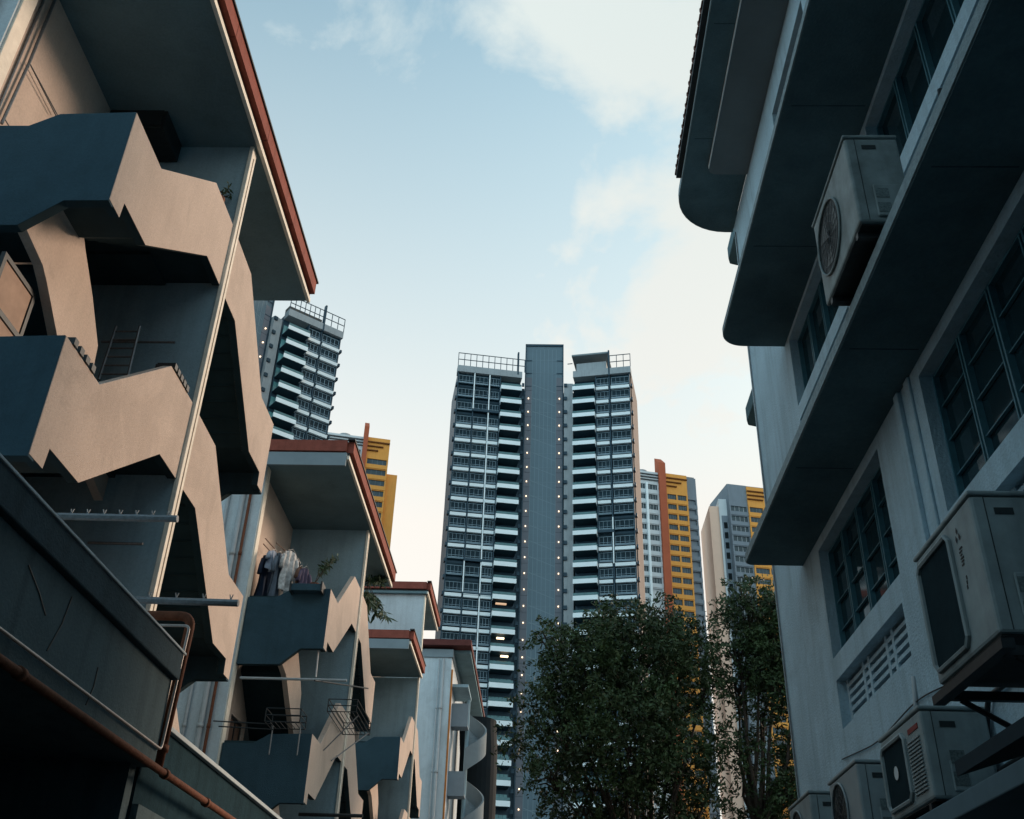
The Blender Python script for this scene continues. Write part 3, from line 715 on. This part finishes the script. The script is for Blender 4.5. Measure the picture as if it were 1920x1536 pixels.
    for k in range(-1, FL):
        z = 109.9-H*k
        for s0, s1 in Lb:
            window(LW, s0, s1, k, k >= 3 and not (k in (12, 13) and s0 < 6.3))
        for s0, s1 in Rb:
            window(RW, s0, s1, k, k >= 0 and k not in (9, 10))
        for F, e0, e1 in ((LW, -.35, -.05), (RW, RL-.02, RL+.3)):
            if k < 0: continue
            if k == 0: blades[e0] = MB().obox(F, e0, e1, -.6, .35, z-.1, z+.5).build('side_fin', t_dark, T).data
            else: so = bpy.data.objects.new('side_fin', blades[e0]); COL.objects.link(so); so.parent = T; so.location = (0, 0, -H*k)
        if z > 6 and k >= 0: balcony(LW, *Lbal, k, 1); balcony(RW, *Rbal, k, -1)
    o = rests.build('lower_sunshades', t_white, T); o['kind'] = 'stuff'; o = restg.build('lower_glass', t_glass, T); o['kind'] = 'stuff'; o = rest.build('lower_windows', t_mull, T); o['kind'] = 'stuff'
    # vertical ribs between bays
    v = MB()
    for F, ss in ((LW, (-.05, 3.17, 6.2, 8.36)), (RW, (4.37, 7.05, 11.0))):
        for a in ss: v.obox(F, a, a+.22, -1.6, .16, 0, ZT-.9)
    for F, a, b_ in ((LW, .15, 8.5), (RW, 4.5, 11.2)):
        v.obox(F, a, b_, -1.7, -.55, 0, ZT-.9)
    v.obox(LW, 3.2, 8.4, .1, .5, 104.2, 104.7); v.obox(LW, 3.2, 8.4, .1, .5, 73.0, 73.5); v.obox(LW, 3.2, 8.4, .1, .5, 66.6, 67.1); v.obox(RW, 4.5, 7.4, .1, .5, 79, 79.5); v.obox(RW, 0, 4.4, .1, .5, 82.2, 82.6)
    v.build('rib', t_dark, T)
    p = MB().obox(LW, 6.22, 6.42, .17, .34, 0, ZT-.6).obox(LW, 3.2, 3.4, .17, .34, 104.7, ZT-.6).obox(LW, 3.2, 3.4, .17, .34, 67.1, 73.0).obox(RW, 7.1, 7.3, .17, .34, 73.0, 82.0)
    p.build('white_mast', t_white, T)
    # roof band, rails and canopy
    MB().obox(LW, -.2, LL, -1.5, .45, ZT-.9, ZT+.55).build('roof_band', t_conc, T); MB().obox(RW, 0, RL+.1, -1.5, .45, ZT-.9, ZT+.55).build('roof_band', t_conc, T)
    r = MB()
    def rail(F, a, b_, h, d=.35):
        n = max(2, round((b_-a)/1.2))
        for q in range(n+1): s = a+(b_-a-.08)*q/n; r.obox(F, s, s+.13, d-.08, d, ZT+.55, ZT+h)
        for zz in (ZT+h, ZT+.55+(h-.55)*.5): r.obox(F, a, b_, d-.1, d+.02, zz-.12, zz)
    rail(LW, -.2, LL+.5, 3.6); rail(RW, 7.3, RL+.1, 3.6)
    r.obox(LW, LL-1.0, LL-.7, -.3, .5, ZT-.2, ZT+5.2); r.obox(RW, 7.05, 7.35, -.2, .5, ZT-1.2, ZT+4.8); r.obox(RW, -1.2, -.2, -.3, -.2, ZT+2.8, ZT+2.95)
    r.build('roof_rail', t_dark, T)
    MB().obox(RW, .5, 6.5, -6, -1.0, ZT+.5, ZT+3.2).build('penthouse', t_conc, T)
    MB().obox(RW, -.3, 7.0, -6.5, .1, ZT+4.4, ZT+4.75).build('roof_canopy', mat('canopy_grey', (.22, .25, .26), .8, .1, 1), T)
    MB().obox(RW, 7.2, RL-.3, -8, -3, ZT+.5, ZT+2.4).build('plant_room', t_conc, T)
    warm = MB().obox(RW, RL+.02, RL+.06, -12, -.8, 0, ZT).build('end_wall', mat('tower_end_wall', (.24, .20, .18), .8, .1, .3), T)
    for k, sp in ((17, 9.6), (18, 10.4), (15, 9.2)):
        z = 109.9-H*k; MB().obox(LW, sp, sp+1.3 if k != 15 else sp+1.9, .1, .5, z+2.0, z+2.25).build('ceiling_lamp', lamp_m if k != 15 else mat('dim_lamp', (.5, .35, .25), .6, emit=(1, .6, .35), es=.35), T)
    # curtains, air-conditioner boxes and odds and ends that differ from flat to flat
    rc = random.Random(5)
    for k in range(1, 27):
        z = 109.9-H*k
        for F, a0, a1 in ((LW, 8.7, 12.3), (RW, .3, 4.1)):
            if rc.random() < .6:
                a = rc.uniform(a0, a1-.9); w_ = rc.uniform(.5, 1.3); hh = rc.uniform(.9, 1.9)
                MB().obox(F, a, min(a+w_, a1), -1.25, -1.15, z-.28, z-.28+hh).build('curtain', [t_conc, t_white, t_side, wood_m][rc.randrange(4)], T)
    return T
T = tower('dark glass residential tower with white balconies and tall slate core in the centre')
T.location = (-.97, 172, 0)
# a few lit lamps in its homes
def lit(T, k, s, lx):
    pass
T2 = copy_tree(T); T2['label'] = 'dark residential tower with white balconies, partly hidden behind the nearest block on the left'
a = math.radians(50.5)
loc = Vector((-48.2, 149.6)) - Matrix.Rotation(a, 2) @ Vector((5.8, -2.4))
T2.location = (loc.x, loc.y, 0); T2.rotation_euler = (0, 0, a)
for c in list(T2.children):
    n_ = c.name.split('.')[0]
    if n_ in ('penthouse', 'roof_canopy', 'plant_room'): bpy.data.objects.remove(c)
FR, LR = frame((5.8, -2.4), (16.95, -4.5)); rr_ = MB()
for q in range(8): s_ = 7.0*q/7; rr_.obox(FR, s_, s_+.13, .27, .35, 114.4, 117.5)
for zz in (117.5, 116.0): rr_.obox(FR, 0, 7.3, .25, .37, zz-.12, zz)
rr_.build('roof_rail', t_dark, T2)
MB().obox(FR, .2, 7.0, -2, -.3, 113.9, 115.6).build('parapet_screen', mat('screen_brown', (.12, .11, .10), .8), T2)
# ------------------------------------------------------------ public housing blocks
def estate(label, loc, ang, ZT, secs, dep=14, group=None, zrot=0):
    """secs: (kind, s0, s1, top offset, depth offset)"""
    B = thing('housing_block', label, 'housing block', group)
    F = (Vector((0, 0)), Vector((1, 0)), Vector((0, -1)))
    H = 2.8
    pend = []
    for sec in sorted(secs, key=lambda q: 0 if q[0] == 'y' else 1):
        kind, s0, s1, dt, dd = sec
        z1 = ZT+dt
        wm = {'y': yel_m, 'g': hgrey_m, 'w': hwhite_m, 'o': org_m, 'c': hcream_m, 'p': yel_m}[kind]
        nf = int(z1/H)
        if kind in 'oc' or kind == 'p':
            if kind == 'o':
                MB().prism([(dd and -dd+2 or 2, 0), (-dd-.9, 0), (-dd-.9, z1-2.0), (-dd+2, z1+.6)], 'x', s0, s1).build('fin', wm, B)
            else: MB().box(s0, s1, -dd, dep, 0, z1).build('wall', wm, B)
            continue
        top = 3.4 if kind != 'y' else 5.6
        if kind == 'g': top = 6.0
        m = MB(); m.box(s0, s1, -dd+.5, dep, 0, z1-top); m.box(s0, s1, -dd, dep, z1-top, z1)
        k = 0
        zz = z1-top-H
        n = max(1, round((s1-s0)/3.6))
        wd = (s1-s0)/n
        while zz > -H:
            m.box(s0, s1, -dd-.15, -dd+.5, max(zz, 0), max(zz+1.05, .01))
            for q in range(n+1): a = s0+(s1-s0-.35)*q/n; m.box(a, a+.35, -dd-.05, -dd+.5, zz+1.05, zz+H)
            m.box(s0+.35, s1-.35, -dd, -dd+.5, zz+H-.22, zz+H-.001)
            zz -= H; k += 1
        m.build('wall', wm, B)
        f = MB(); 
        first = None
        for fl in range(min(k, 26)):
            for q in range(n):
                if len(pend) > 98: break
                z = z1-top-H*(fl+1)
                if first is None:
                    g = MB(); a = s0+wd*q+.35
                    g.box(.0, wd-.35, -dd+.28, -dd+.34, 1.05, H-.2)
                    wo = g.build('window', hwin_m, B); wo.location = (a, 0, z)
                    h = MB(); cnt = 4
                    for c in range(cnt+1): xx = (wd-.35)*c/cnt; h.box(xx-.03, xx+.03, -dd+.22, -dd+.28, 1.05, H-.2)
                    ho = h.build('frame', hwhite_m if kind != 'y' else hgrey_m, wo); first = (wo.data, ho.data)
                else:
                    wo = bpy.data.objects.new('window', first[0]); ho = bpy.data.objects.new('frame', first[1])
                    COL.objects.link(wo); COL.objects.link(ho); wo.parent = B; ho.parent = wo; wo.location = (s0+wd*q+.35, 0, z)
                pend.append(wo)
        if kind == 'y':
            s = MB()
            for i, L in enumerate((1.0, .72, .5)): s.box(s0-.1, s0+(s1-s0)*L, -dd-.5, -dd, z1-1.5-1.15*i, z1-1.25-1.15*i)
            s.build('slat', mat('brown_slat', (.22, .09, .03), .8), B)
        if kind == 'w':
            s = MB()
            for i in range(3): s.box(s0, s1, -dd-.3, -dd-.01, z1-1.0-.8*i, z1-.72-.8*i)
            s.build('roof_louvre', mat('louvre_dark', (.09, .09, .09), .8), B)
            MB().box(s0+(s1-s0)*.48, s0+(s1-s0)*.56, -dd-.6, -dd-.16, 0, z1-3.4).build('white_rib', t_white, B)
            t = MB().tube([(s0+(s1-s0)*.55, 4, z1), (s0+(s1-s0)*.55, 4, z1+1.8)], 1.6, 16).build('water_tank', t_conc, B, smooth=False)
    MB().box(secs[0][1]+.2, [q for q in secs if q[0] != 'p'][-1][2]-.2, 1.0, dep-.5, ZT-.6, ZT+.5).build('roof', mat('estate_roof', (.25, .24, .23), .8), B)
    B.location = (*loc, 0); B.rotation_euler = (0, 0, math.radians(ang)); return B
estate('white and yellow housing block with red fin, just right of the central tower', (21.3, 229.6), 14, 125.0,
       [('g', -4, 0.2, -1, -.5), ('w', .2, 7.0, 0, 0), ('o', 7.0, 8.8, 4.6, 0), ('y', 8.8, 14.6, 0, .3), ('g', 14.6, 17.4, 0, -.6)], group='colourful public housing blocks beyond the alley')
estate('yellow housing block with slim red fin, seen over the red roofs on the left', (-56.6, 211.6), 14, 124.8,
       [('g', 0, 2, 0, 0), ('w', 2, 11.9, 0, 0), ('o', 11.9, 13.0, 4.6, 0), ('y', 13.0, 18.4, 0, .3), ('p', 18.4, 21.0, -9.0, -.6)], group='colourful public housing blocks beyond the alley')
estate('grey and yellow housing block half hidden by the pale building on the right', (46.6, 237.6), 12, 125.4,
       [('g', .2, 5.2, 0, 0), ('y', 5.2, 13.5, -.4, .4), ('g', 13.5, 20, 0, 0)], group='colourful public housing blocks beyond the alley')
MBc = thing('slab_block', 'slim cream and white block with dark stair slot between two yellow housing blocks', 'housing block')
MB().box(42.0, 44.4, 240.0, 256, 0, 120.0).build('wall', hcream_m, MBc)
MB().box(44.4, 48.5, 239.4, 256, 0, 121.8).build('wall', hwhite_m, MBc)
s = MB().box(44.9, 46.6, 239.28, 239.39, 20, 117.0).build('stair_slot', hgrey_m, MBc)
d = MB()
d = d.box(45.3, 46.2, 239.2, 239.27, 21, 22.7).build('slot_opening', hole_m, s)
for k in range(1, 34): o = d.copy(); COL.objects.link(o); o.location = (0, 0, 2.8*k)
place_base(MBc)
# ------------------------------------------------------------ trees
def tree(label, trunk, blobs, nleaf, seed, lean=0.):
    T = thing('tree', label, 'tree', 'street trees at the end of the alley')
    rg = np.random.default_rng(seed); rn = random.Random(seed)
    tx, ty = trunk[:2]; fork = Vector(trunk)
    b = MB()
    base = Vector((tx-lean, ty, 0))
    b.tube([base, base.lerp(fork, .5)+Vector((.1, 0, 0)), fork], .30, 10, .2)
    tips = []
    for (c, r) in blobs:
        c = Vector(c)
        mid = fork.lerp(c, .5)+Vector((rn.uniform(-.4, .4), rn.uniform(-.4, .4), rn.uniform(-.2, .5)))
        b.tube([fork, fork.lerp(mid, .5)+Vector((rn.uniform(-.15, .15), 0, .1)), mid, c], .10, 7, .025)
        for _ in range(7):
            d = Vector((rn.gauss(0, 1), rn.gauss(0, 1), rn.gauss(.2, .8))).normalized(); e = c+d*r*rn.uniform(.6, .95)
            m = c.lerp(e, .5)+Vector((rn.uniform(-.2, .2), rn.uniform(-.2, .2), rn.uniform(-.1, .25)))
            b.tube([c.lerp(mid, rn.random()*.4), m, e], .04, 5, .012)
            tips.append((e, r))
    b.build('trunk', bark_m, T, smooth=True)
    # twig clusters carrying leaves: each is a drooping spray
    tot = sum(r**3 for _, r in blobs); V = []; 
    for (c, r) in blobs:
        ncl = max(6, int(nleaf/26*r**3/tot))
        for _ in range(ncl):
            d = rg.normal(size=3); d /= np.linalg.norm(d); d[2] = d[2]*.85
            rad = r*(rg.uniform(.25, 1.0)**.6)*(1+.16*math.sin(3*d[0]+5*d[1]+seed)+.12*math.sin(7*d[2]+4*d[0]))
            q = np.array(c)+d*rad
            dirv = d*.8+rg.normal(size=3)*.5; dirv[2] -= .35; dirv /= np.linalg.norm(dirv)
            L = rg.uniform(.25, .75); k = 26
            t = rg.uniform(0, 1, k)
            pos = q+np.outer(t*L, dirv)+rg.normal(size=(k, 3))*.07; pos[:, 2] -= (t*L)**2*.35
            V.append(pos)
    C = np.concatenate(V); n = len(C)
    a = rg.normal(size=(n, 3)); a /= np.linalg.norm(a, axis=1)[:, None]
    w = np.cross(a, rg.normal(size=(n, 3))); w /= np.linalg.norm(w, axis=1)[:, None]
    sz = rg.uniform(.04, .105, n)[:, None]
    vv = np.stack([C-a*sz, C+w*sz*.38, C+a*sz, C-w*sz*.38], 1).reshape(-1, 3)
    me = bpy.data.meshes.new('crown'); me.vertices.add(4*n); me.vertices.foreach_set('co', vv.ravel())
    me.loops.add(4*n); me.loops.foreach_set('vertex_index', np.arange(4*n)); me.polygons.add(n)
    me.polygons.foreach_set('loop_start', np.arange(n)*4); me.update(calc_edges=True); me.validate()
    me.materials.append(leaf_m)
    o = bpy.data.objects.new('crown', me); COL.objects.link(o); o.parent = T
    T.location = base
    for ch in T.children: ch.location = -Vector(base)
    return T
B1 = [((2.9, 32, 12.1), 2.0), ((1.2, 31.5, 11.6), 1.6), ((4.4, 32.5, 12.2), 1.5), ((.5, 32, 9.6), 1.5), ((2.4, 31, 9.4), 2.0), ((4.2, 32, 9.6), 1.5), ((3.2, 33, 7.4), 1.8), ((.9, 32, 7.6), 1.1), ((1.4, 32, 5.6), 1.4), ((3.6, 31, 5.6), 1.3), ((2.0, 33, 13.1), .9), ((3.7, 33, 13.4), .8), ((.2, 31, 8.0), .8), ((.1, 32, 10.8), .7), ((.3, 32, 6.2), .8), ((4.9, 32, 8.0), .8), ((5.0, 32, 11.0), .7), ((.2, 32, 12.6), .7)]
tree('wide rounded dark tree in front of the central tower', (2.9, 32, 4.2), B1, 80000, 3)
B2 = [((7.6, 33, 12.6), 1.2), ((6.9, 33, 14.1), 1.1), ((8.2, 33.5, 13.6), 1.4), ((7.0, 33, 12.4), .9), ((7.9, 32.5, 11.4), 1.2), ((9.2, 33, 10.6), 1.2), ((7.0, 33.5, 10.3), .7), ((8.4, 33, 9.0), 1.2), ((7.4, 32.5, 7.9), .9), ((9.6, 33, 12.3), 1.2), ((8.8, 33, 6.4), 1.2), ((6.3, 33.2, 11.4), .6), ((6.3, 33.2, 9.3), .7), ((6.6, 33.2, 7.6), .7), ((6.4, 33, 12.6), .5), ((6.2, 33, 6.4), .5)]
tree('looser taller tree with forked trunk showing through, beside the pale building', (6.5, 33, 6.6), B2, 52000, 9, .15)
# ------------------------------------------------------------ plants on the balconies
def plant(name, label, base, top, n, leafL, seed, pot=True, droop=.2, cat='potted plant', spread=.25):
    rn = random.Random(seed); base, top = Vector(base), Vector(top)
    T = thing(name, label, cat)
    if pot: MB().tube([base+Vector((0, 0, -.22)), base+Vector((0, 0, .0))], .09, 12, .12).build('pot', rust_m, T)
    st = MB(); lf = MB()
    for q in range(4):
        e = top+Vector((rn.uniform(-spread, spread), rn.uniform(-spread, spread), rn.uniform(-spread, spread)*.6))
        m = base.lerp(e, .5)+Vector((rn.uniform(-.08, .08), rn.uniform(-.08, .08), .08))
        st.tube([base, m, e], .012, 5, .004)
        for _ in range(n//4):
            t = rn.uniform(.35, 1.0); p = (base.lerp(m, t*2) if t < .5 else m.lerp(e, t*2-1))
            d = Vector((rn.gauss(0, 1), rn.gauss(0, 1), rn.gauss(-droop, .7))).normalized(); s = d.orthogonal().normalized()
            L = leafL*rn.uniform(.6, 1.2); 
            lf.face([p, p+d*L*.5+s*L*.13, p+d*L, p+d*L*.5-s*L*.13])
    st.build('stem', bark_m, T); lf.build('foliage', leaf2_m, T)
    place_base(T); return T
plant('potted_plant', 'arching leafy pot plant leaning out beside the laundry of the second block', onX(590, 1095, -5.5), onX(625, 1052, -5.3), 170, .16, 1)
plant('hanging_plant', 'drooping willow-like plant hanging off the second block in front of the white wall', onY(690, 1095, 28.5), onY(706, 1140, 28.3), 190, .34, 2, pot=False, droop=1.2, cat='plant', spread=.35)
plant('shrub', 'small dark shrub at the far end of the second block under its roof', onY(690, 1095, 29.0), onY(712, 1085, 29.0), 260, .22, 5, pot=False, droop=0, cat='plant', spread=.4)
plant('potted_plant', 'spiky little plant behind the top parapet of the nearest block', onX(408, 372, -5.25), onX(422, 358, -5.2), 40, .14, 8, droop=.1, spread=.1)
# ------------------------------------------------------------ laundry of the second block
cols = {'navy': (.03, .045, .08), 'pale blue': (.30, .36, .46), 'slate': (.10, .13, .17), 'white print': (.5, .5, .5), 'brown': (.14, .08, .06), 'lilac': (.11, .09, .14), 'charcoal': (.03, .03, .035), 'grey': (.25, .26, .28)}
def garment(label, cname, px, py, Y, wd, hg, seed):
    rn = random.Random(seed); m = MB(); nx, nz = 12, 12
    top = onY(px, py, Y); ph = rn.random()*6; an = rn.uniform(1.05, 1.4); ux, uy = math.cos(an), math.sin(an)
    def P(i, j, o):
        t = i/nx*2-1; v = j/nz
        ww = wd*(.80+.2*v+.05*math.sin(9*v+ph)); sh = .16*wd*abs(t)**1.5*(1-v)
        zz = top.z-.05-hg*v-sh+(.03*math.sin(5*t+ph) if j == nz else 0)
        fo = .05*math.sin(7*t+ph+2*v)*(.25+v)+o
        return (top.x+ux*t*ww/2-uy*fo, top.y+uy*t*ww/2+ux*fo, zz)
    for o in (0, .03):
        for i in range(nx):
            for j in range(nz): m.face([P(i, j, o), P(i+1, j, o), P(i+1, j+1, o), P(i, j+1, o)])
    for sg in (-1, 1):   # sleeves
        a = Vector(P(nx if sg > 0 else 0, 1, .015)); b = a+Vector((ux*sg*.07, uy*sg*.07, -.34*hg))
        m.tube([a, a.lerp(b, .5)+Vector((ux*sg*.02, uy*sg*.02, 0)), b], .05, 7, .06)
    m2 = mat('cloth_'+cname.replace(' ', '_'), cols[cname], .9, .6 if 'print' in cname else .25, 9 if 'print' in cname else 6)
    g = thing('garment', label, 'clothing', 'laundry drying on the second block')
    m.build('cloth', m2, g, smooth=True)
    MB().tube([top+Vector((-ux*wd*.3, -uy*wd*.3, -.08)), top, top+Vector((ux*wd*.3, uy*wd*.3, -.08))], .006, 5).tube([top, top+Vector((0, 0, .09))], .004, 5).build('hanger', steel_m, g)
    place_base(g)
specs = [('navy', 'navy garment hanging leftmost in the laundry', 505, 1038, 22.9, .6, 1.2), ('pale blue', 'pale blue shirt, second from the left in the laundry', 517, 1030, 22.8, .5, .55), ('slate', 'long slate-blue garment in the middle of the laundry', 527, 1034, 22.7, .45, 1.2), ('pale blue', 'short pale blue top behind the long slate garment', 536, 1036, 23.3, .4, .5),
         ('white print', 'white patterned shirt, brightest garment in the laundry', 549, 1030, 22.8, .5, 1.05), ('charcoal', 'charcoal garment right of the white patterned shirt', 560, 1048, 23.6, .4, 1.0), ('brown', 'small brown garment near the right of the laundry', 566, 1060, 22.9, .35, .7), ('lilac', 'lilac garment, rightmost coloured piece of the laundry', 575, 1062, 22.9, .35, .8)]
for i, (c, lb, px, py, Y, wd, hg) in enumerate(specs): garment(lb, c, px, py, Y, wd, hg, i)
def rod(name, label, a, b, r, m, cat, clips=0, group=None, hooks=True):
    a, b = Vector(a), Vector(b); g = thing(name, label, cat, group)
    MB().tube([a, b], r, 8).build('bar', m, g)
    if clips:
        c = MB()
        for q in range(clips):
            p = a.lerp(b, .12+.8*q/max(1, clips-1)); c.tube([p+Vector((0, 0, r-.01)), p+Vector((.015, 0, r+.045))], .006, 4); c.tube([p+Vector((0, 0, r-.01)), p+Vector((-.015, 0, r+.045))], .006, 4)
        c.build('hook', m, g)
    place_base(g); return g
for lb, a, b in (('upper bamboo pole holding the laundry', (498, 1010, 22.7), (520, 1035, 23.6)), ('lower left bamboo pole holding the laundry', (494, 1020, 22.6), (512, 1040, 23.4)), ('right bamboo pole holding the laundry', (518, 1018, 22.7), (560, 1055, 23.7))):
    rod('clothes_pole', lb, onY(*a), onY(*b), .014, wood_m, 'clothes pole', group='poles that hold the laundry')
# rails across the stair openings
p = [onY(105, 968, 8.6), onY(333, 973, 8.6)]
rod('drying_rail', 'dark steel rail with seven hooks across the lower nearest block', p[0], p[1], .035, steel_m, 'rail', 7)
p = [onY(255, 1125, 8.9), onY(447, 1131, 8.9)]
rod('drying_rail', 'short grey rail with hooks just above the orange pipe bend', p[0], p[1], .035, steel_m, 'rail', 4)
p = [onY(450, 1271, 22.0), onY(650, 1276, 22.0)]
rod('drying_rail', 'pale rail across the second block below its dark parapet', p[0], p[1], .03, pvc_m, 'rail', 0)
p = [onX(590, 1276, -4.9), onX(690, 1291, -4.9)]
rod('drying_rail', 'thin dark rail sticking out past the cream fin edge of the second block', p[0], p[1], .02, black_m, 'rail', 0)
p = [onY(560, 1527, 24.6), onY(680, 1530, 24.6)]
rod('drying_rail', 'black rail across the lowest part of the second block', p[0], p[1], .04, black_m, 'rail', 0)
rod('hanging_rod', 'slim upright steel rod hanging below the dark parapet of the second block', onY(597, 1218, 22.4), onY(592, 1270, 22.4), .02, pvc_m, 'rod')
# conduit loops on the upper rear wall of the nearest block
t = MB(); q = [(-7.05, *(onX(x, y, -7.05).yz)) for x, y in ((105, -5), (55, 118), (3, 232))]
t.tube(q, .022, 6); t.tube([onX(55, 118, -7.05), onX(105, 217, -7.05)], .009, 5); t.tube([onX(57, 121, -7.0), onX(109, 218, -7.0)], .009, 5); t.tube([onX(10, 225, -7.0), onX(20, 242, -7.0)], .009, 5)
o = t.build('wall_conduit', steel_m, origin=tuple(q[2])); tag(o, 'thin grey conduit with slack cable on the rear wall of the nearest block', 'conduit')
# cabinet under the soffit
a, b = onY(205, 205, 11.6), onY(318, 262, 11.6)
cb_ = thing('wall_cabinet', 'dark boxy cabinet fixed under the roof soffit of the nearest block', 'cabinet')
MB().box(a.x, b.x, 11.3, 12.05, b.z-.05, a.z+.05).build('box', black_m, cb_, .01); MB().box(a.x+.05, b.x-.05, 11.28, 11.3, b.z, a.z).build('door', dark_m, cb_)
place_base(cb_)
# ladder leaning on the fin of the nearest block
l = thing('ladder', 'dark metal ladder leaning behind the lower zigzag balcony of the nearest block', 'ladder')
pa, pb, pc, pd = [onY(x, y, 11.7) for x, y in ((185, 712), (218, 612), (238, 712), (262, 612))]
MB().tube([pa, pb], .02, 6).tube([pc, pd], .02, 6).build('rail', steel_m, l)
r = MB()
for k in range(6): t_ = .1+.16*k; r.tube([pa.lerp(pb, t_), pc.lerp(pd, t_)], .014, 6)
r.build('rung', steel_m, l); place_base(l)
rod('towel_bar', 'short steel bar beside the ladder on the fin of the nearest block', onY(190, 641, 11.95), onY(328, 642, 11.95), .018, steel_m, 'bar')
rod('towel_bar', 'slim steel bar under the lower zigzag balcony of the nearest block', onY(165, 1018, 11.9), onY(268, 1020, 11.9), .02, steel_m, 'bar')
# clothes pegs clipped along the lower parapet of the nearest block
for i in range(9):
    if i < 4: yy = 8.62+.16*i; zz = 7.66
    else: yy = 11.15+.13*(i-4); zz = 9.05
    x_ = -5.13
    zz -= .028; g = MB().box(x_-.10, x_+.15, yy, yy+.09, zz, zz+.085).box(x_-.13, x_-.101, yy+.02, yy+.07, zz-.15, zz+.08)
    o = g.build('parapet_clip', black_m, origin=(x_, yy, zz)); tag(o, (['first', 'second', 'third', 'fourth', 'fifth'][i if i < 4 else i-4]+' from the left of the dark clips on the '+('low' if i < 4 else 'high')+' step of the balcony'), 'clip', 'clips on the low step' if i < 4 else 'clips on the high step')
# wire drying racks hooked over the lower parapet of the second block
def rack(label, x0, x1, y0, y1, z, legs):
    g = thing('drying_rack', label, 'drying rack', 'wire drying racks on the second block')
    m = MB()
    for dz_ in (0, .14, .28):
        m.tube([(x0, y0, z+dz_), (x1, y0, z+dz_), (x1, y1, z+dz_), (x0, y1, z+dz_), (x0, y0, z+dz_)], .012, 5)
    for a, b in ((x0, y0), (x1, y0), (x1, y1), (x0, y1)): m.tube([(a, b, z), (a, b, z+.28)], .012, 5)
    m.build('basket', black_m, g)
    n = MB(); k = 7
    for q in range(1, k): xx = x0+(x1-x0)*q/k; n.tube([(xx, y0, z), (xx, y1, z)], .008, 4)
    n.build('wire', black_m, g)
    for lg in legs: MB().tube(lg, .016, 6).build('strut', steel_m, g)
    place_base(g)
rack('box-shaped wire drying rack hooked over the dark parapet of the second block', -5.95, -5.2, 21.75, 22.35, 7.1, [[(-5.85, 22.1, 7.1), (-5.85, 22.12, 6.5)], [(-5.25, 22.1, 7.1), (-5.25, 22.12, 6.5)]])
rack('wire drying rack braced by two diagonal struts in front of the cream fin edge', -4.97, -4.3, 23.3, 25.4, 7.75, [[(-4.3, 25.2, 7.75), (-4.97, 24.4, 6.9)], [(-4.3, 23.6, 7.75), (-4.97, 23.4, 6.9)]])
rod('clothes_pole', 'upper dark pole reaching from the white side wall to the box-shaped rack', onY(400, 1352, 22.0), onY(510, 1358, 22.0), .014, black_m, 'clothes pole')
rod('clothes_pole', 'lower dark pole reaching from the white side wall to the box-shaped rack', onY(410, 1362, 21.9), onY(512, 1368, 21.9), .014, black_m, 'clothes pole')
# planter box hooked on the top parapet of the second block
a, b = onY(548, 1098, 22.1), onY(604, 1112, 22.1)
pb_ = thing('planter_box', 'slate planter box clipped on the top dark parapet of the second block', 'planter')
MB().box(a.x, b.x, 21.95, 22.18, b.z, a.z).build('box', paint_slate_shade, pb_, .01)
MB().box(a.x-.02, a.x+.02, 21.93, 22.3, b.z-.02, a.z+.05).box(b.x-.02, b.x+.02, 21.93, 22.3, b.z-.02, a.z+.05).build('strap', black_m, pb_); place_base(pb_)
sh = thing('rear_window', 'beige-panelled rear window in black frame at the far left edge above the lower parapet', 'shutter')
fm = MB().box(-6.12, -6.07, 8.62, 9.42, 8.82, 8.88).box(-6.12, -6.07, 8.62, 8.68, 7.45, 8.82).box(-6.12, -6.07, 9.36, 9.42, 7.45, 8.82).box(-6.12, -6.07, 8.68, 9.36, 8.20, 8.27).box(-6.12, -6.07, 8.68, 9.36, 7.45, 7.51)  # rear-wall window moved forward, as a leaf standing free of the stair
fm.build('frame', black_m, sh)
MB().box(-6.105, -6.085, 8.69, 9.35, 8.28, 8.81).build('panel', mat('window_panel', (.36, .25, .19), .7, .2, 5), sh)
MB().box(-6.105, -6.085, 8.69, 9.35, 7.52, 8.19).build('panel', mat('window_panel', (.36, .25, .19), .7, .2, 5), sh); place_base(sh)
S.render.engine = 'CYCLES'
